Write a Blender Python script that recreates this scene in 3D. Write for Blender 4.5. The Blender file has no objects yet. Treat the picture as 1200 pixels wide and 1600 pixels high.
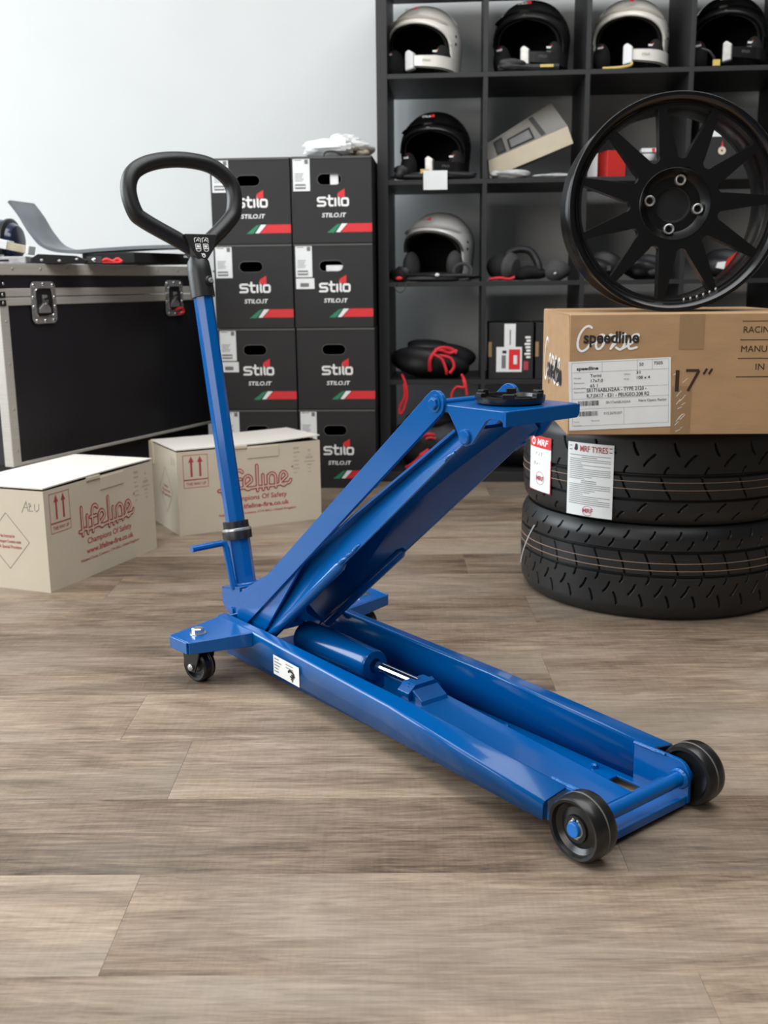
import bpy, bmesh, math, random
import numpy as np
from mathutils import Vector, Matrix
from mathutils.geometry import tessellate_polygon

random.seed(7)
S = bpy.context.scene
COL = S.collection

# ------------------------------------------------------------------ camera
FPX, PITCH, ROLL, YAW, CAMH = 1627.147, 0.2158, -0.0112, -0.0691, 0.6735
_cy, _sy, _cp, _sp, _cr, _sr = math.cos(YAW), math.sin(YAW), math.cos(PITCH), math.sin(PITCH), math.cos(ROLL), math.sin(ROLL)
CF = Vector((_sy*_cp, _cy*_cp, -_sp)); _R0 = Vector((_cy, -_sy, 0)); _U0 = _R0.cross(CF)
CR = _R0*_cr + _U0*_sr; CU = -_R0*_sr + _U0*_cr; CC = Vector((0, 0, CAMH))
cam_data = bpy.data.cameras.new('camera'); cam = bpy.data.objects.new('camera', cam_data); COL.objects.link(cam)
m = Matrix((CR, CU, -CF)).transposed().to_4x4(); m.translation = CC
cam.matrix_world = m
cam_data.sensor_fit = 'VERTICAL'; cam_data.sensor_height = 36.0; cam_data.sensor_width = 27.0
cam_data.lens = 36.0*FPX/1600.0
cam_data.dof.use_dof = True; cam_data.dof.focus_distance = 1.48; cam_data.dof.aperture_fstop = 8.0
S.camera = cam
# ------------------------------------------------------------------ world and light
w = bpy.data.worlds.new('world'); S.world = w; w.use_nodes = True
bg = w.node_tree.nodes['Background']; bg.inputs[0].default_value = (0.93, 0.97, 1.0, 1); bg.inputs[1].default_value = 0.06
def area(name, loc, target, sx, sy, power, col):
    l = bpy.data.lights.new(name, 'AREA'); l.shape = 'RECTANGLE'; l.size = sx; l.size_y = sy; l.energy = power; l.color = col
    o = bpy.data.objects.new(name, l); COL.objects.link(o); o.location = loc
    o.rotation_euler = (Vector(target)-Vector(loc)).to_track_quat('-Z', 'Y').to_euler(); return o
area('window_daylight', (-4.1, 2.2, 1.9), (0.2, 2.2, 0.6), 3.6, 2.3, 205, (0.88, 0.95, 1.0))
area('shopfront_daylight', (-2.7, -1.9, 1.9), (0.2, 2.6, 0.7), 3.0, 1.9, 74, (1.0, 0.95, 0.88))
area('ceiling_panel', (0.15, 1.35, 2.86), (0.15, 1.35, 0.0), 3.0, 2.6, 92, (0.97, 0.98, 1.0))
S.view_settings.view_transform = 'Standard'; S.view_settings.look = 'None'
S.view_settings.exposure = 0.12; S.view_settings.gamma = 1.0; S.view_settings.use_curve_mapping = False

def at(u, v, y=None, z=None):
    d = CF + CR*((u-600)/FPX) + CU*((800-v)/FPX)
    t = (y-CC.y)/d.y if y is not None else (z-CC.z)/d.z
    return CC + d*t

# ------------------------------------------------------------------ materials
def mat(name, col, rough=0.5, metal=0.0, coat=0.0, var=0.08, scale=30.0, bump=0.0, bscale=200.0, stretch=(1, 1, 1), spec=0.5, trans=0.0):
    ma = bpy.data.materials.new(name); ma.use_nodes = True; nt = ma.node_tree; b = nt.nodes['Principled BSDF']
    b.inputs['Roughness'].default_value = rough; b.inputs['Metallic'].default_value = metal
    b.inputs['Coat Weight'].default_value = coat; b.inputs['Coat Roughness'].default_value = 0.08
    b.inputs['Specular IOR Level'].default_value = spec
    if trans: b.inputs['Transmission Weight'].default_value = trans
    tc = nt.nodes.new('ShaderNodeTexCoord'); mp = nt.nodes.new('ShaderNodeMapping'); mp.inputs['Scale'].default_value = stretch
    nt.links.new(tc.outputs['Object'], mp.inputs[0])
    n = nt.nodes.new('ShaderNodeTexNoise'); n.inputs['Scale'].default_value = scale; n.inputs['Detail'].default_value = 4
    nt.links.new(mp.outputs[0], n.inputs['Vector'])
    r = nt.nodes.new('ShaderNodeValToRGB'); r.color_ramp.elements[0].position = 0.3; r.color_ramp.elements[1].position = 0.7
    r.color_ramp.elements[0].color = tuple(c*(1-var) for c in col)+(1,); r.color_ramp.elements[1].color = tuple(min(1, c*(1+var)) for c in col)+(1,)
    nt.links.new(n.outputs['Fac'], r.inputs[0]); nt.links.new(r.outputs[0], b.inputs['Base Color'])
    if bump:
        n2 = nt.nodes.new('ShaderNodeTexNoise'); n2.inputs['Scale'].default_value = bscale; n2.inputs['Detail'].default_value = 3
        nt.links.new(mp.outputs[0], n2.inputs['Vector'])
        bp = nt.nodes.new('ShaderNodeBump'); bp.inputs['Strength'].default_value = bump; bp.inputs['Distance'].default_value = 0.002
        nt.links.new(n2.outputs['Fac'], bp.inputs['Height']); nt.links.new(bp.outputs[0], b.inputs['Normal'])
    return ma

def wood_floor():
    ma = bpy.data.materials.new('vinyl_oak'); ma.use_nodes = True; nt = ma.node_tree; b = nt.nodes['Principled BSDF']; N = nt.nodes; L = nt.links
    tc = N.new('ShaderNodeTexCoord'); oi = N.new('ShaderNodeObjectInfo')
    cv = N.new('ShaderNodeCombineXYZ')
    for k, f in enumerate((37.0, 91.0, 13.0)):
        mm = N.new('ShaderNodeMath'); mm.operation = 'MULTIPLY'; mm.inputs[1].default_value = f; L.new(oi.outputs['Random'], mm.inputs[0]); L.new(mm.outputs[0], cv.inputs[k])
    ad = N.new('ShaderNodeVectorMath'); ad.operation = 'ADD'; L.new(tc.outputs['Object'], ad.inputs[0]); L.new(cv.outputs[0], ad.inputs[1])
    def noise(sc, det, rough=0.55, dist=0.0, s=1.0):
        mp = N.new('ShaderNodeMapping'); mp.inputs['Scale'].default_value = sc; L.new(ad.outputs[0], mp.inputs[0])
        n = N.new('ShaderNodeTexNoise'); n.inputs['Scale'].default_value = s; n.inputs['Detail'].default_value = det; n.inputs['Roughness'].default_value = rough; n.inputs['Distortion'].default_value = dist
        L.new(mp.outputs[0], n.inputs['Vector']); return n
    n1 = noise((2.6, 12, 1), 5, 0.6, 1.2); n2 = noise((13, 210, 1), 6, 0.7, 0.6); n3 = noise((2.0, 4.5, 1), 3, 0.5, 0.4); n4 = noise((230, 14, 1), 2); n5 = noise((5.5, 62, 1), 6, 0.72, 2.0)
    def math_(op, a, bb):
        q = N.new('ShaderNodeMath'); q.operation = op
        for i, x in enumerate((a, bb)):
            if isinstance(x, float): q.inputs[i].default_value = x
            else: L.new(x, q.inputs[i])
        return q.outputs[0]
    s = math_('ADD', math_('MULTIPLY', n1.outputs['Fac'], 0.34), math_('MULTIPLY', n2.outputs['Fac'], 0.30))
    s = math_('ADD', s, math_('MULTIPLY', n3.outputs['Fac'], 0.20)); s = math_('ADD', s, math_('MULTIPLY', n5.outputs['Fac'], 0.34))
    s = math_('ADD', s, math_('MULTIPLY', n4.outputs['Fac'], 0.05)); s = math_('ADD', s, math_('MULTIPLY', oi.outputs['Random'], 0.12))
    s = math_('SUBTRACT', s, 0.185)
    r = N.new('ShaderNodeValToRGB'); e = r.color_ramp.elements
    e[0].position = 0.34; e[0].color = (0.062, 0.042, 0.029, 1); e[1].position = 0.64; e[1].color = (0.43, 0.340, 0.250, 1)
    q = e.new(0.425); q.color = (0.150, 0.107, 0.074, 1); q = e.new(0.515); q.color = (0.262, 0.196, 0.138, 1)
    L.new(s, r.inputs[0])
    mx = N.new('ShaderNodeMix'); mx.data_type = 'RGBA'; mx.inputs['B'].default_value = (0.225, 0.20, 0.17, 1)
    cr2 = N.new('ShaderNodeValToRGB'); cr2.color_ramp.elements[0].position = 0.45; cr2.color_ramp.elements[1].position = 0.7
    cr2.color_ramp.elements[1].color = (0.5, 0.5, 0.5, 1)
    L.new(n3.outputs['Fac'], cr2.inputs[0]); L.new(cr2.outputs[0], mx.inputs['Factor']); L.new(r.outputs[0], mx.inputs['A'])
    L.new(mx.outputs['Result'], b.inputs['Base Color'])
    b.inputs['Roughness'].default_value = 0.42; b.inputs['Specular IOR Level'].default_value = 0.42
    bp = N.new('ShaderNodeBump'); bp.inputs['Strength'].default_value = 0.18; bp.inputs['Distance'].default_value = 0.001
    L.new(n2.outputs['Fac'], bp.inputs['Height']); L.new(bp.outputs[0], b.inputs['Normal'])
    return ma

MT = {}
MT['floor'] = wood_floor()
MT['wall'] = mat('white_paint', (0.65, 0.66, 0.655), 0.85, var=0.02, scale=3, bump=0.05, bscale=60)
MT['blue'] = mat('blue_gloss_paint', (0.0, 0.092, 0.335), 0.20, coat=0.30, var=0.05, scale=8, bump=0.02, bscale=90, spec=0.32)
MT['bluehub'] = mat('blue_axle_end', (0.01, 0.16, 0.55), 0.4, var=0.03)
MT['weld'] = mat('painted_weld', (0.0, 0.11, 0.38), 0.22, coat=0.25, var=0.2, scale=200, bump=1.0, bscale=260)
MT['blackpl'] = mat('black_plastic', (0.012, 0.012, 0.013), 0.38, var=0.15, scale=60)
MT['grip'] = mat('black_grip_plastic', (0.007, 0.0075, 0.008), 0.40, var=0.1, scale=80, bump=0.04, bscale=500)
MT['nylon'] = mat('black_nylon_wheel', (0.010, 0.010, 0.010), 0.30, var=0.2, scale=40)
MT['seam'] = mat('worn_grey_seam', (0.11, 0.105, 0.10), 0.6, var=0.2)
MT['iron'] = mat('black_cast_iron', (0.008, 0.008, 0.009), 0.28, var=0.2, scale=60, bump=0.1, bscale=150)
MT['chrome'] = mat('chrome', (0.75, 0.75, 0.76), 0.12, metal=1.0, var=0.03)
MT['zinc'] = mat('zinc_steel', (0.66, 0.66, 0.64), 0.3, metal=1.0, var=0.06)
MT['rubber'] = mat('tyre_rubber', (0.013, 0.0135, 0.0145), 0.42, var=0.12, scale=25, bump=0.06, bscale=300)
MT['tan'] = mat('tan_tread_mark', (0.40, 0.27, 0.19), 0.7)
MT['carton'] = mat('brown_cardboard', (0.40, 0.245, 0.125), 0.75, var=0.07, scale=14, bump=0.12, bscale=60, stretch=(1, 1, 3))
MT['tape'] = mat('brown_parcel_tape', (0.31, 0.195, 0.10), 0.35, var=0.08, scale=120, stretch=(8, 1, 0.3))
MT['cream'] = mat('white_cardboard', (0.60, 0.53, 0.42), 0.70, var=0.03, scale=10)
MT['creamlid'] = mat('white_coated_cardboard', (0.74, 0.70, 0.63), 0.55, var=0.03, scale=10)
MT['paper'] = mat('white_paper', (0.80, 0.82, 0.82), 0.5, var=0.03)
MT['paperw'] = mat('white_print', (0.85, 0.85, 0.84), 0.6, var=0.02)
MT['ink'] = mat('black_ink', (0.018, 0.017, 0.017), 0.6)
MT['inkg'] = mat('grey_ink', (0.18, 0.18, 0.18), 0.6)
MT['inkb'] = mat('brown_ink', (0.035, 0.016, 0.010), 0.6)
MT['redink'] = mat('red_ink', (0.42, 0.050, 0.065), 0.6)
MT['faint'] = mat('faint_grey_ink', (0.46, 0.40, 0.31), 0.7)
MT['red'] = mat('red_print', (0.70, 0.028, 0.035), 0.5, var=0.03)
MT['green'] = mat('green_print', (0.02, 0.24, 0.12), 0.5, var=0.03)
MT['stilo'] = mat('black_matt_carton', (0.014, 0.0135, 0.0145), 0.6, var=0.10, scale=12)
MT['stiloedge'] = mat('worn_carton_edge', (0.10, 0.098, 0.092), 0.8)
MT['dark'] = mat('black_and_gap_shade', (0.004, 0.004, 0.004), 0.9)  # plain black, also used as painted shade in the lid gaps
MT['shelf'] = mat('blackbrown_foil', (0.016, 0.016, 0.017), 0.50, var=0.10, scale=8, stretch=(1, 1, 6))
MT['lam'] = mat('black_laminate', (0.012, 0.011, 0.014), 0.42, var=0.12, scale=10)
MT['alu'] = mat('brushed_aluminium', (0.52, 0.50, 0.455), 0.42, metal=0.25, var=0.10, scale=6, stretch=(1, 1, 40))
MT['steel'] = mat('dull_steel', (0.46, 0.46, 0.455), 0.33, metal=0.7, var=0.15, scale=60)
MT['rimblk'] = mat('satin_black_alloy', (0.0035, 0.0035, 0.0038), 0.33, var=0.08, scale=20, spec=0.4)
MT['rimgloss'] = mat('gloss_black_barrel', (0.0035, 0.0035, 0.0038), 0.20, var=0.08, spec=0.6)
MT['hwhite'] = mat('white_helmet_shell', (0.86, 0.835, 0.77), 0.22, coat=0.6, var=0.02)
MT['hsilver'] = mat('silver_helmet_shell', (0.80, 0.80, 0.79), 0.25, metal=0.05, coat=0.6, var=0.04)
MT['hblack'] = mat('black_helmet_shell', (0.010, 0.010, 0.010), 0.16, coat=0.8, var=0.1)
MT['hcarbon'] = mat('dark_grey_helmet_shell', (0.022, 0.022, 0.022), 0.28, coat=0.6, var=0.3, scale=160)
MT['liner'] = mat('black_liner_cloth', (0.008, 0.008, 0.008), 0.9, var=0.2, bump=0.2)
MT['pad'] = mat('grey_cheek_pad', (0.05, 0.05, 0.05), 0.9, var=0.15)
MT['bag'] = mat('black_bag_nylon', (0.010, 0.010, 0.012), 0.55, var=0.25, scale=30, bump=0.5, bscale=25)
MT['cord'] = mat('red_cord', (0.62, 0.018, 0.03), 0.6, var=0.12, scale=200)
MT['redbox'] = mat('red_carton', (0.55, 0.022, 0.015), 0.5, var=0.05)
MT['yellow'] = mat('yellow_tag', (0.60, 0.44, 0.12), 0.6)
MT['ivory'] = mat('ivory_carton', (0.66, 0.58, 0.44), 0.55, var=0.03)
MT['greige'] = mat('grey_carton_lid', (0.20, 0.19, 0.175), 0.5, var=0.06)
MT['plastic'] = mat('clear_grey_plastic_bag', (0.42, 0.42, 0.42), 0.25, var=0.25, scale=40, bump=0.8, bscale=40)
MT['cloth'] = mat('white_crumpled_cloth', (0.76, 0.77, 0.76), 0.6, var=0.08, scale=20, bump=0.4, bscale=30)
MT['cloth2'] = mat('beige_worn_lining', (0.30, 0.26, 0.19), 0.7, var=0.2)
MT['carbon'] = mat('grey_composite_sheet', (0.16, 0.18, 0.20), 0.32, var=0.15, scale=14)
MT['navy'] = mat('navy_blue_shell', (0.012, 0.018, 0.075), 0.2, coat=0.7, var=0.05)
MT['straw'] = mat('worn_cream_strap', (0.45, 0.40, 0.30), 0.7, var=0.2)
MT['tan2'] = mat('tan_cardboard_edge', (0.32, 0.20, 0.10), 0.8)

# ------------------------------------------------------------------ mesh helpers
class MB:
    def __init__(s): s.v = []; s.f = []
    def add(s, vs, fs):
        k = len(s.v); s.v += [tuple(p) for p in vs]; s.f += [tuple(i+k for i in f) for f in fs]; return s
    def hexa(s, p): return s.add(p, [(0, 3, 2, 1), (4, 5, 6, 7), (0, 1, 5, 4), (1, 2, 6, 5), (2, 3, 7, 6), (3, 0, 4, 7)])
    def box(s, x0, x1, y0, y1, z0, z1):
        return s.hexa([(x0, y0, z0), (x1, y0, z0), (x1, y1, z0), (x0, y1, z0), (x0, y0, z1), (x1, y0, z1), (x1, y1, z1), (x0, y1, z1)])
    def prism(s, poly, axis, a, b, holes=()):
        loops = [list(poly)]+[list(h) for h in holes]
        flat = [p for l in loops for p in l]
        def P(q, t): return {'x': (t, q[0], q[1]), 'y': (q[0], t, q[1]), 'z': (q[0], q[1], t)}[axis]
        n = len(flat)
        vs = [P(q, a) for q in flat]+[P(q, b) for q in flat]
        tris = tessellate_polygon([[Vector((q[0], q[1], 0)) for q in l] for l in loops])
        fs = [tuple(t) for t in tris]+[tuple(i+n for i in reversed(t)) for t in tris]
        k = 0
        for l in loops:
            for i in range(len(l)): j = (i+1) % len(l); fs.append((k+i, k+j, k+j+n, k+i+n))
            k += len(l)
        return s.add(vs, fs)
    def wall(s, p, q, t, z0, z1, z0b=None):
        if z0b is None: z0b = z0
        d = Vector((q[0]-p[0], q[1]-p[1])); nrm = Vector((-d.y, d.x)).normalized()*t
        return s.hexa([(p[0], p[1], z0), (q[0], q[1], z0b), (q[0]+nrm.x, q[1]+nrm.y, z0b), (p[0]+nrm.x, p[1]+nrm.y, z0),
                       (p[0], p[1], z1), (q[0], q[1], z1), (q[0]+nrm.x, q[1]+nrm.y, z1), (p[0]+nrm.x, p[1]+nrm.y, z1)])
    def lathe(s, prof, o=(0, 0, 0), d=(0, 0, 1), n=32, closed=False, rot=0.0):
        d = Vector(d).normalized(); a = d.orthogonal().normalized() if abs(d.z) < 0.99 else Vector((1, 0, 0)); b = d.cross(a); o = Vector(o)
        vs = []
        for r, h in prof:
            for i in range(n):
                t = 2*math.pi*i/n+rot; vs.append(o+d*h+a*(r*math.cos(t))+b*(r*math.sin(t)))
        fs = []; m_ = len(prof); R = m_ if closed else m_-1
        for j in range(R):
            jj = (j+1) % m_
            for i in range(n): ii = (i+1) % n; fs.append((j*n+i, j*n+ii, jj*n+ii, jj*n+i))
        if not closed:
            if prof[0][0] > 1e-6: fs.append(tuple(reversed(range(n))))
            if prof[-1][0] > 1e-6: fs.append(tuple((m_-1)*n+i for i in range(n)))
        return s.add(vs, fs)
    def cyl(s, p, q, r, r2=None, n=20, rot=0.0):
        p = Vector(p); q = Vector(q); L = (q-p).length
        return s.lathe([(r, 0), (r if r2 is None else r2, L)], p, q-p, n, rot=rot)
    def tube(s, pts, r, n=12, closed=False):
        pts = [Vector(p) for p in pts]; N = len(pts); vs = []; prev = None
        for i, p in enumerate(pts):
            t = (pts[(i+1) % N]-pts[i-1]) if closed else (pts[min(i+1, N-1)]-pts[max(i-1, 0)])
            t.normalize()
            if prev is None: a = t.orthogonal().normalized()
            else: a = (prev-t*prev.dot(t)).normalized()
            prev = a; b = t.cross(a); rr = r[i] if isinstance(r, (list, tuple)) else r
            for k in range(n): u = 2*math.pi*k/n; vs.append(p+a*(rr*math.cos(u))+b*(rr*math.sin(u)))
        fs = []
        for i in range(N if closed else N-1):
            j = (i+1) % N
            off = 0
            if closed and j == 0:
                best = None
                for o_ in range(n):
                    dd = (Vector(vs[i*n])-Vector(vs[o_])).length
                    if best is None or dd < best: best = dd; off = o_
            for k in range(n): kk = (k+1) % n; fs.append((i*n+k, i*n+kk, j*n+(kk+off) % n, j*n+(k+off) % n))
        if not closed: fs += [tuple(reversed(range(n))), tuple((N-1)*n+k for k in range(n))]
        return s.add(vs, fs)
    def ball(s, c, r, nu=24, nv=14, fn=None):
        vs = []; fs = []
        for j in range(nv+1):
            th = math.pi*j/nv
            for i in range(nu):
                ph = 2*math.pi*i/nu; q = Vector((math.sin(th)*math.cos(ph), math.sin(th)*math.sin(ph), math.cos(th)))
                k = fn(q) if fn else 1.0
                vs.append((c[0]+q.x*r[0]*k, c[1]+q.y*r[1]*k, c[2]+q.z*r[2]*k))
        for j in range(nv):
            for i in range(nu): ii = (i+1) % nu; fs.append((j*nu+i, (j+1)*nu+i, (j+1)*nu+ii, j*nu+ii))
        return s.add(vs, fs)
    def mesh(s, name, ma, smooth=35.0, weld=True):
        me = bpy.data.meshes.new(name); me.from_pydata(s.v, [], s.f)
        bm = bmesh.new(); bm.from_mesh(me)
        if weld: bmesh.ops.remove_doubles(bm, verts=bm.verts, dist=1e-5)
        bmesh.ops.recalc_face_normals(bm, faces=bm.faces); bm.to_mesh(me); bm.free()
        if smooth:
            me.polygons.foreach_set('use_smooth', [True]*len(me.polygons)); me.set_sharp_from_angle(angle=math.radians(smooth))
        if ma: me.materials.append(MT[ma] if isinstance(ma, str) else ma)
        me.update(); return me
    def obj(s, name, ma, parent=None, smooth=35.0, bevel=0.0, seg=2, solid=0.0, weld=True, label=None):
        return link(name, s.mesh(name, ma, smooth, weld), parent, bevel, seg, solid, label)

def link(name, me, parent=None, bevel=0.0, seg=2, solid=0.0, label=None):
    o = bpy.data.objects.new(name, me); COL.objects.link(o)
    if parent: o.parent = parent
    if bevel and not solid: bev(o, bevel, seg)
    if solid:
        if bevel: bev(o, bevel, seg)
        md = o.modifiers.new('s', 'SOLIDIFY'); md.thickness = solid; md.offset = 0
    if label: o['label'] = label
    return o
def bev(o, wd, seg):
    md = o.modifiers.new('b', 'BEVEL'); md.width = wd; md.segments = seg; md.limit_method = 'ANGLE'; md.angle_limit = math.radians(35)
    try: md.harden_normals = True
    except Exception: pass

def T(name, label, cat, loc=(0, 0, 0), rz=0.0, group=None, rot=None):
    o = bpy.data.objects.new(name, None); COL.objects.link(o); o.location = loc; o.rotation_euler = rot if rot else (0, 0, rz)
    o.empty_display_size = 0.05; o['label'] = label; o['category'] = cat
    if group: o['group'] = group
    return o
def tag(o, label, cat, group=None):
    o['label'] = label; o['category'] = cat
    if group: o['group'] = group
    return o
def struct(o): o['kind'] = 'structure'; return o
def dup(root, loc, rz=None, label=None, group=None):
    def cp(o, par):
        c = o.copy(); COL.objects.link(c); c.parent = par
        for ch in o.children: cp(ch, c)
        return c
    r = cp(root, None); r.location = loc
    if rz is not None: r.rotation_euler = (0, 0, rz)
    if label: r['label'] = label
    if group: r['group'] = group
    return r

def catmull(pts, n=6, closed=False):
    pts = [Vector(p) for p in pts]; N = len(pts); out = []
    for i in range(N if closed else N-1):
        if closed: p0, p1, p2, p3 = pts[i-1], pts[i], pts[(i+1) % N], pts[(i+2) % N]
        else: p0, p1, p2, p3 = pts[max(i-1, 0)], pts[i], pts[i+1], pts[min(i+2, N-1)]
        for k in range(n):
            t = k/n
            out.append(0.5*((2*p1)+(p2-p0)*t+(2*p0-5*p1+4*p2-p3)*t*t+(3*p1-p0-3*p2+p3)*t**3))
    if not closed: out.append(pts[-1])
    return out

# flat print: everything takes a map (x, y, lift) -> point
def plane(o, u, v):
    o = Vector(o); u = Vector(u).normalized(); v = Vector(v).normalized(); n = u.cross(v)
    return lambda x, y, h=0.0004: o+u*x+v*y+n*h
def text(body, size, ma, parent, pf, x=0.0, y=0.0, align='LEFT', bold=0.0, sx=1.0, shear=0.0, h=0.0005, rot=0.0, name='lettering', space=1.0, width=None):
    cu = bpy.data.curves.new('t', 'FONT'); cu.body = body; cu.size = 1.0; cu.align_x = align; cu.offset = bold; cu.shear = shear; cu.resolution_u = 3; cu.space_character = space
    ob = bpy.data.objects.new('t', cu); me = bpy.data.meshes.new_from_object(ob)
    xs = [v.co.x for v in me.vertices]
    if width and xs: sx = width/((max(xs)-min(xs))*size)
    c, s_ = math.cos(rot), math.sin(rot)
    for v in me.vertices:
        a, b = v.co.x*size*sx, v.co.y*size
        v.co = pf(x+a*c-b*s_, y+a*s_+b*c, h)
    me.name = name; me.materials.clear(); me.materials.append(MT[ma])
    bpy.data.objects.remove(ob); bpy.data.curves.remove(cu)
    return link(name, me, parent)
def flat(mb, pf, poly, h=0.0004):
    tri = tessellate_polygon([[Vector((p[0], p[1], 0)) for p in poly]])
    return mb.add([pf(p[0], p[1], h) for p in poly], [tuple(t) for t in tri])
def rect(mb, pf, x0, x1, y0, y1, h=0.0004, nx=1, ny=1):
    for i in range(nx):
        for j in range(ny):
            a, b = x0+(x1-x0)*i/nx, x0+(x1-x0)*(i+1)/nx; c, d = y0+(y1-y0)*j/ny, y0+(y1-y0)*(j+1)/ny
            mb.add([pf(a, c, h), pf(b, c, h), pf(b, d, h), pf(a, d, h)], [(0, 1, 2, 3)])
    return mb
def ribbon(mb, pf, path, wd, h=0.0004, caps=True, dx=0, dy=0, sc=1.0):
    P = [Vector((p[0]*sc+dx, p[1]*sc+dy)) for p in path]; r = wd/2
    if not hasattr(mb, 'lift'): mb.lift = 0.0
    h0 = h
    for a, b in zip(P, P[1:]):
        d = b-a
        if d.length < 1e-7: continue
        n = Vector((-d.y, d.x)).normalized()*r; mb.lift += 2e-6; h = h0+mb.lift
        mb.add([pf(*(a+n), h), pf(*(a-n), h), pf(*(b-n), h), pf(*(b+n), h)], [(0, 1, 2, 3)])
    if caps:
        for a in P:
            mb.lift += 2e-6; h = h0+mb.lift
            mb.add([pf(a.x+r*math.cos(k*math.pi/5), a.y+r*math.sin(k*math.pi/5), h) for k in range(10)], [tuple(range(10))])
    return mb
def outline(mb, pf, x0, x1, y0, y1, wd, h=0.0004):
    return ribbon(mb, pf, [(x0, y0), (x1, y0), (x1, y1), (x0, y1), (x0, y0)], wd, h)
def arc(cx, cy, rx, ry, a0, a1, n=12):
    return [(cx+rx*math.cos(math.radians(a0+(a1-a0)*i/n)), cy+ry*math.sin(math.radians(a0+(a1-a0)*i/n))) for i in range(n+1)]
def fobj(mb, name, ma, parent, label=None): return mb.obj(name, ma, parent, smooth=0, weld=False, label=label)

# ------------------------------------------------------------------ the setting
WALLY = 4.015
fl = MB().box(-3.2, 3.2, -1.2, WALLY+0.1, -0.06, -0.0045).obj('floor', 'floor', smooth=0); struct(fl)
PW, PL, PA = 0.1835, 1.22, 0.06
pm = MB().box(-PL/2+0.00008, PL/2-0.00008, -PW/2+0.00008, PW/2-0.00008, -0.0045, 0.0)
plank_me = None
pr = random.Random(3)
joint = {-2: -0.36, 0: -0.39, 1: -0.512, -1: -1.02, -3: 0.25}
for k in range(-12, 14):
    yc = 1.285+PW*(k+0.5); j0 = joint.get(k, pr.uniform(-0.6, 0.6))
    for i in range(-3, 3):
        xc = j0+PL*(i+0.5)
        cx = xc*math.cos(PA)-yc*0*math.sin(PA); cyy = yc+xc*math.sin(PA)
        if not (-3.0 < cx < 3.0) or cyy+PW > WALLY-0.02 or cyy < -1.0: continue
        if plank_me is None: plank_me = pm.mesh('plank', 'floor', 0)
        o = link('plank', plank_me, fl, bevel=0.0003, seg=1); o.location = (cx, cyy, 0); o.rotation_euler = (0, 0, PA)
struct(MB().box(-3.2, 3.2, WALLY, WALLY+0.12, 0, 2.9).obj('wall_back', 'wall', smooth=0))
struct(MB().box(-3.2, 3.2, WALLY-0.014, WALLY, 0, 0.07).obj('baseboard_back', 'wall', smooth=0, bevel=0.004))
struct(MB().box(-3.2, 3.2, -1.2, WALLY+0.12, 2.9, 3.0).obj('ceiling', 'wall', smooth=0))

# ------------------------------------------------------------------ long low trolley jack
JO = (0.2336, 1.2166, 0.0); JA = math.radians(-47.6)
jack = T('trolley_jack', 'long low blue trolley jack with raised lifting arm and black loop handle', 'trolley jack', JO, JA)
# base plate with slot, flat deck and rails
MB().prism([(-0.87, -0.083), (0.006, -0.083), (0.006, 0.083), (-0.87, 0.083)], 'z', 0.009, 0.0125,
           holes=[[(-0.093, 0.050), (-0.052, 0.050), (-0.052, 0.071), (-0.093, 0.071)]]).obj('base_plate', 'blue', jack, smooth=0, bevel=0.0008)
ST = [(-0.872, 0.0865, 0.102, 0.0845, 0.034), (-0.75, 0.0865, 0.103, 0.0845, 0.033), (-0.36, 0.0805, 0.113, 0.0765, 0.031), (-0.046, 0.0655, 0.127, 0.0585, 0.036)]
for s in (-1, 1):
    vs = []; fs = []
    for x, zt, yo, zo, zb in ST:
        vs += [(x, s*0.085, 0.010), (x, s*0.085, zt), (x, s*yo, zo), (x, s*(yo+0.001), zb)]
    for i in range(len(ST)-1):
        for j in range(3): fs.append((i*4+j, i*4+j+1, i*4+4+j+1, i*4+4+j))
    MB().add(vs, fs).obj('side_rail', 'blue', jack, smooth=50, bevel=0.0035, seg=3, solid=0.003)
    poly = [(-0.075, 0.0095), (0.013, 0.0095), (0.013, 0.045)]+[(x, z) for x, z in arc(-0.007, 0.046, 0.020, 0.0195, 0, 90, 6)]+[(-0.075, 0.0655)]
    MB().prism(poly, 'y', s*0.0825, s*0.0882).obj('axle_cheek', 'blue', jack, smooth=30, bevel=0.0012)
    MB().tube([(-0.074+0.01*i, s*0.0815, 0.0655-0.0003*(i % 2)) for i in range(6)], [0.0024, 0.003, 0.0022, 0.003, 0.0025, 0.002], 8).obj('weld_bead', 'weld', jack)
    MB().lathe([(0.0115, 0), (0.014, 0.0025), (0.0118, 0.006)], (0, s*0.0825, 0.041), (0, -s, 0), 18).obj('axle_weld', 'weld', jack)
MB().cyl((0, -0.122, 0.041), (0, 0.122, 0.041), 0.0095, n=24).obj('front_axle', 'blue', jack)
MB().prism([(0.004, -0.083), (0.011, -0.083), (0.011, 0.083), (0.004, 0.083)], 'z', 0.008, 0.019).obj('front_lip', 'blue', jack, smooth=0, bevel=0.001)
for x in (-0.128, -0.30): MB().lathe([(0.0055, 0), (0.005, 0.005), (0.0025, 0.007), (0, 0.007)], (x, 0.066, 0.0125), (0, 0, 1), 10).obj('rivet', 'blue', jack)
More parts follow.
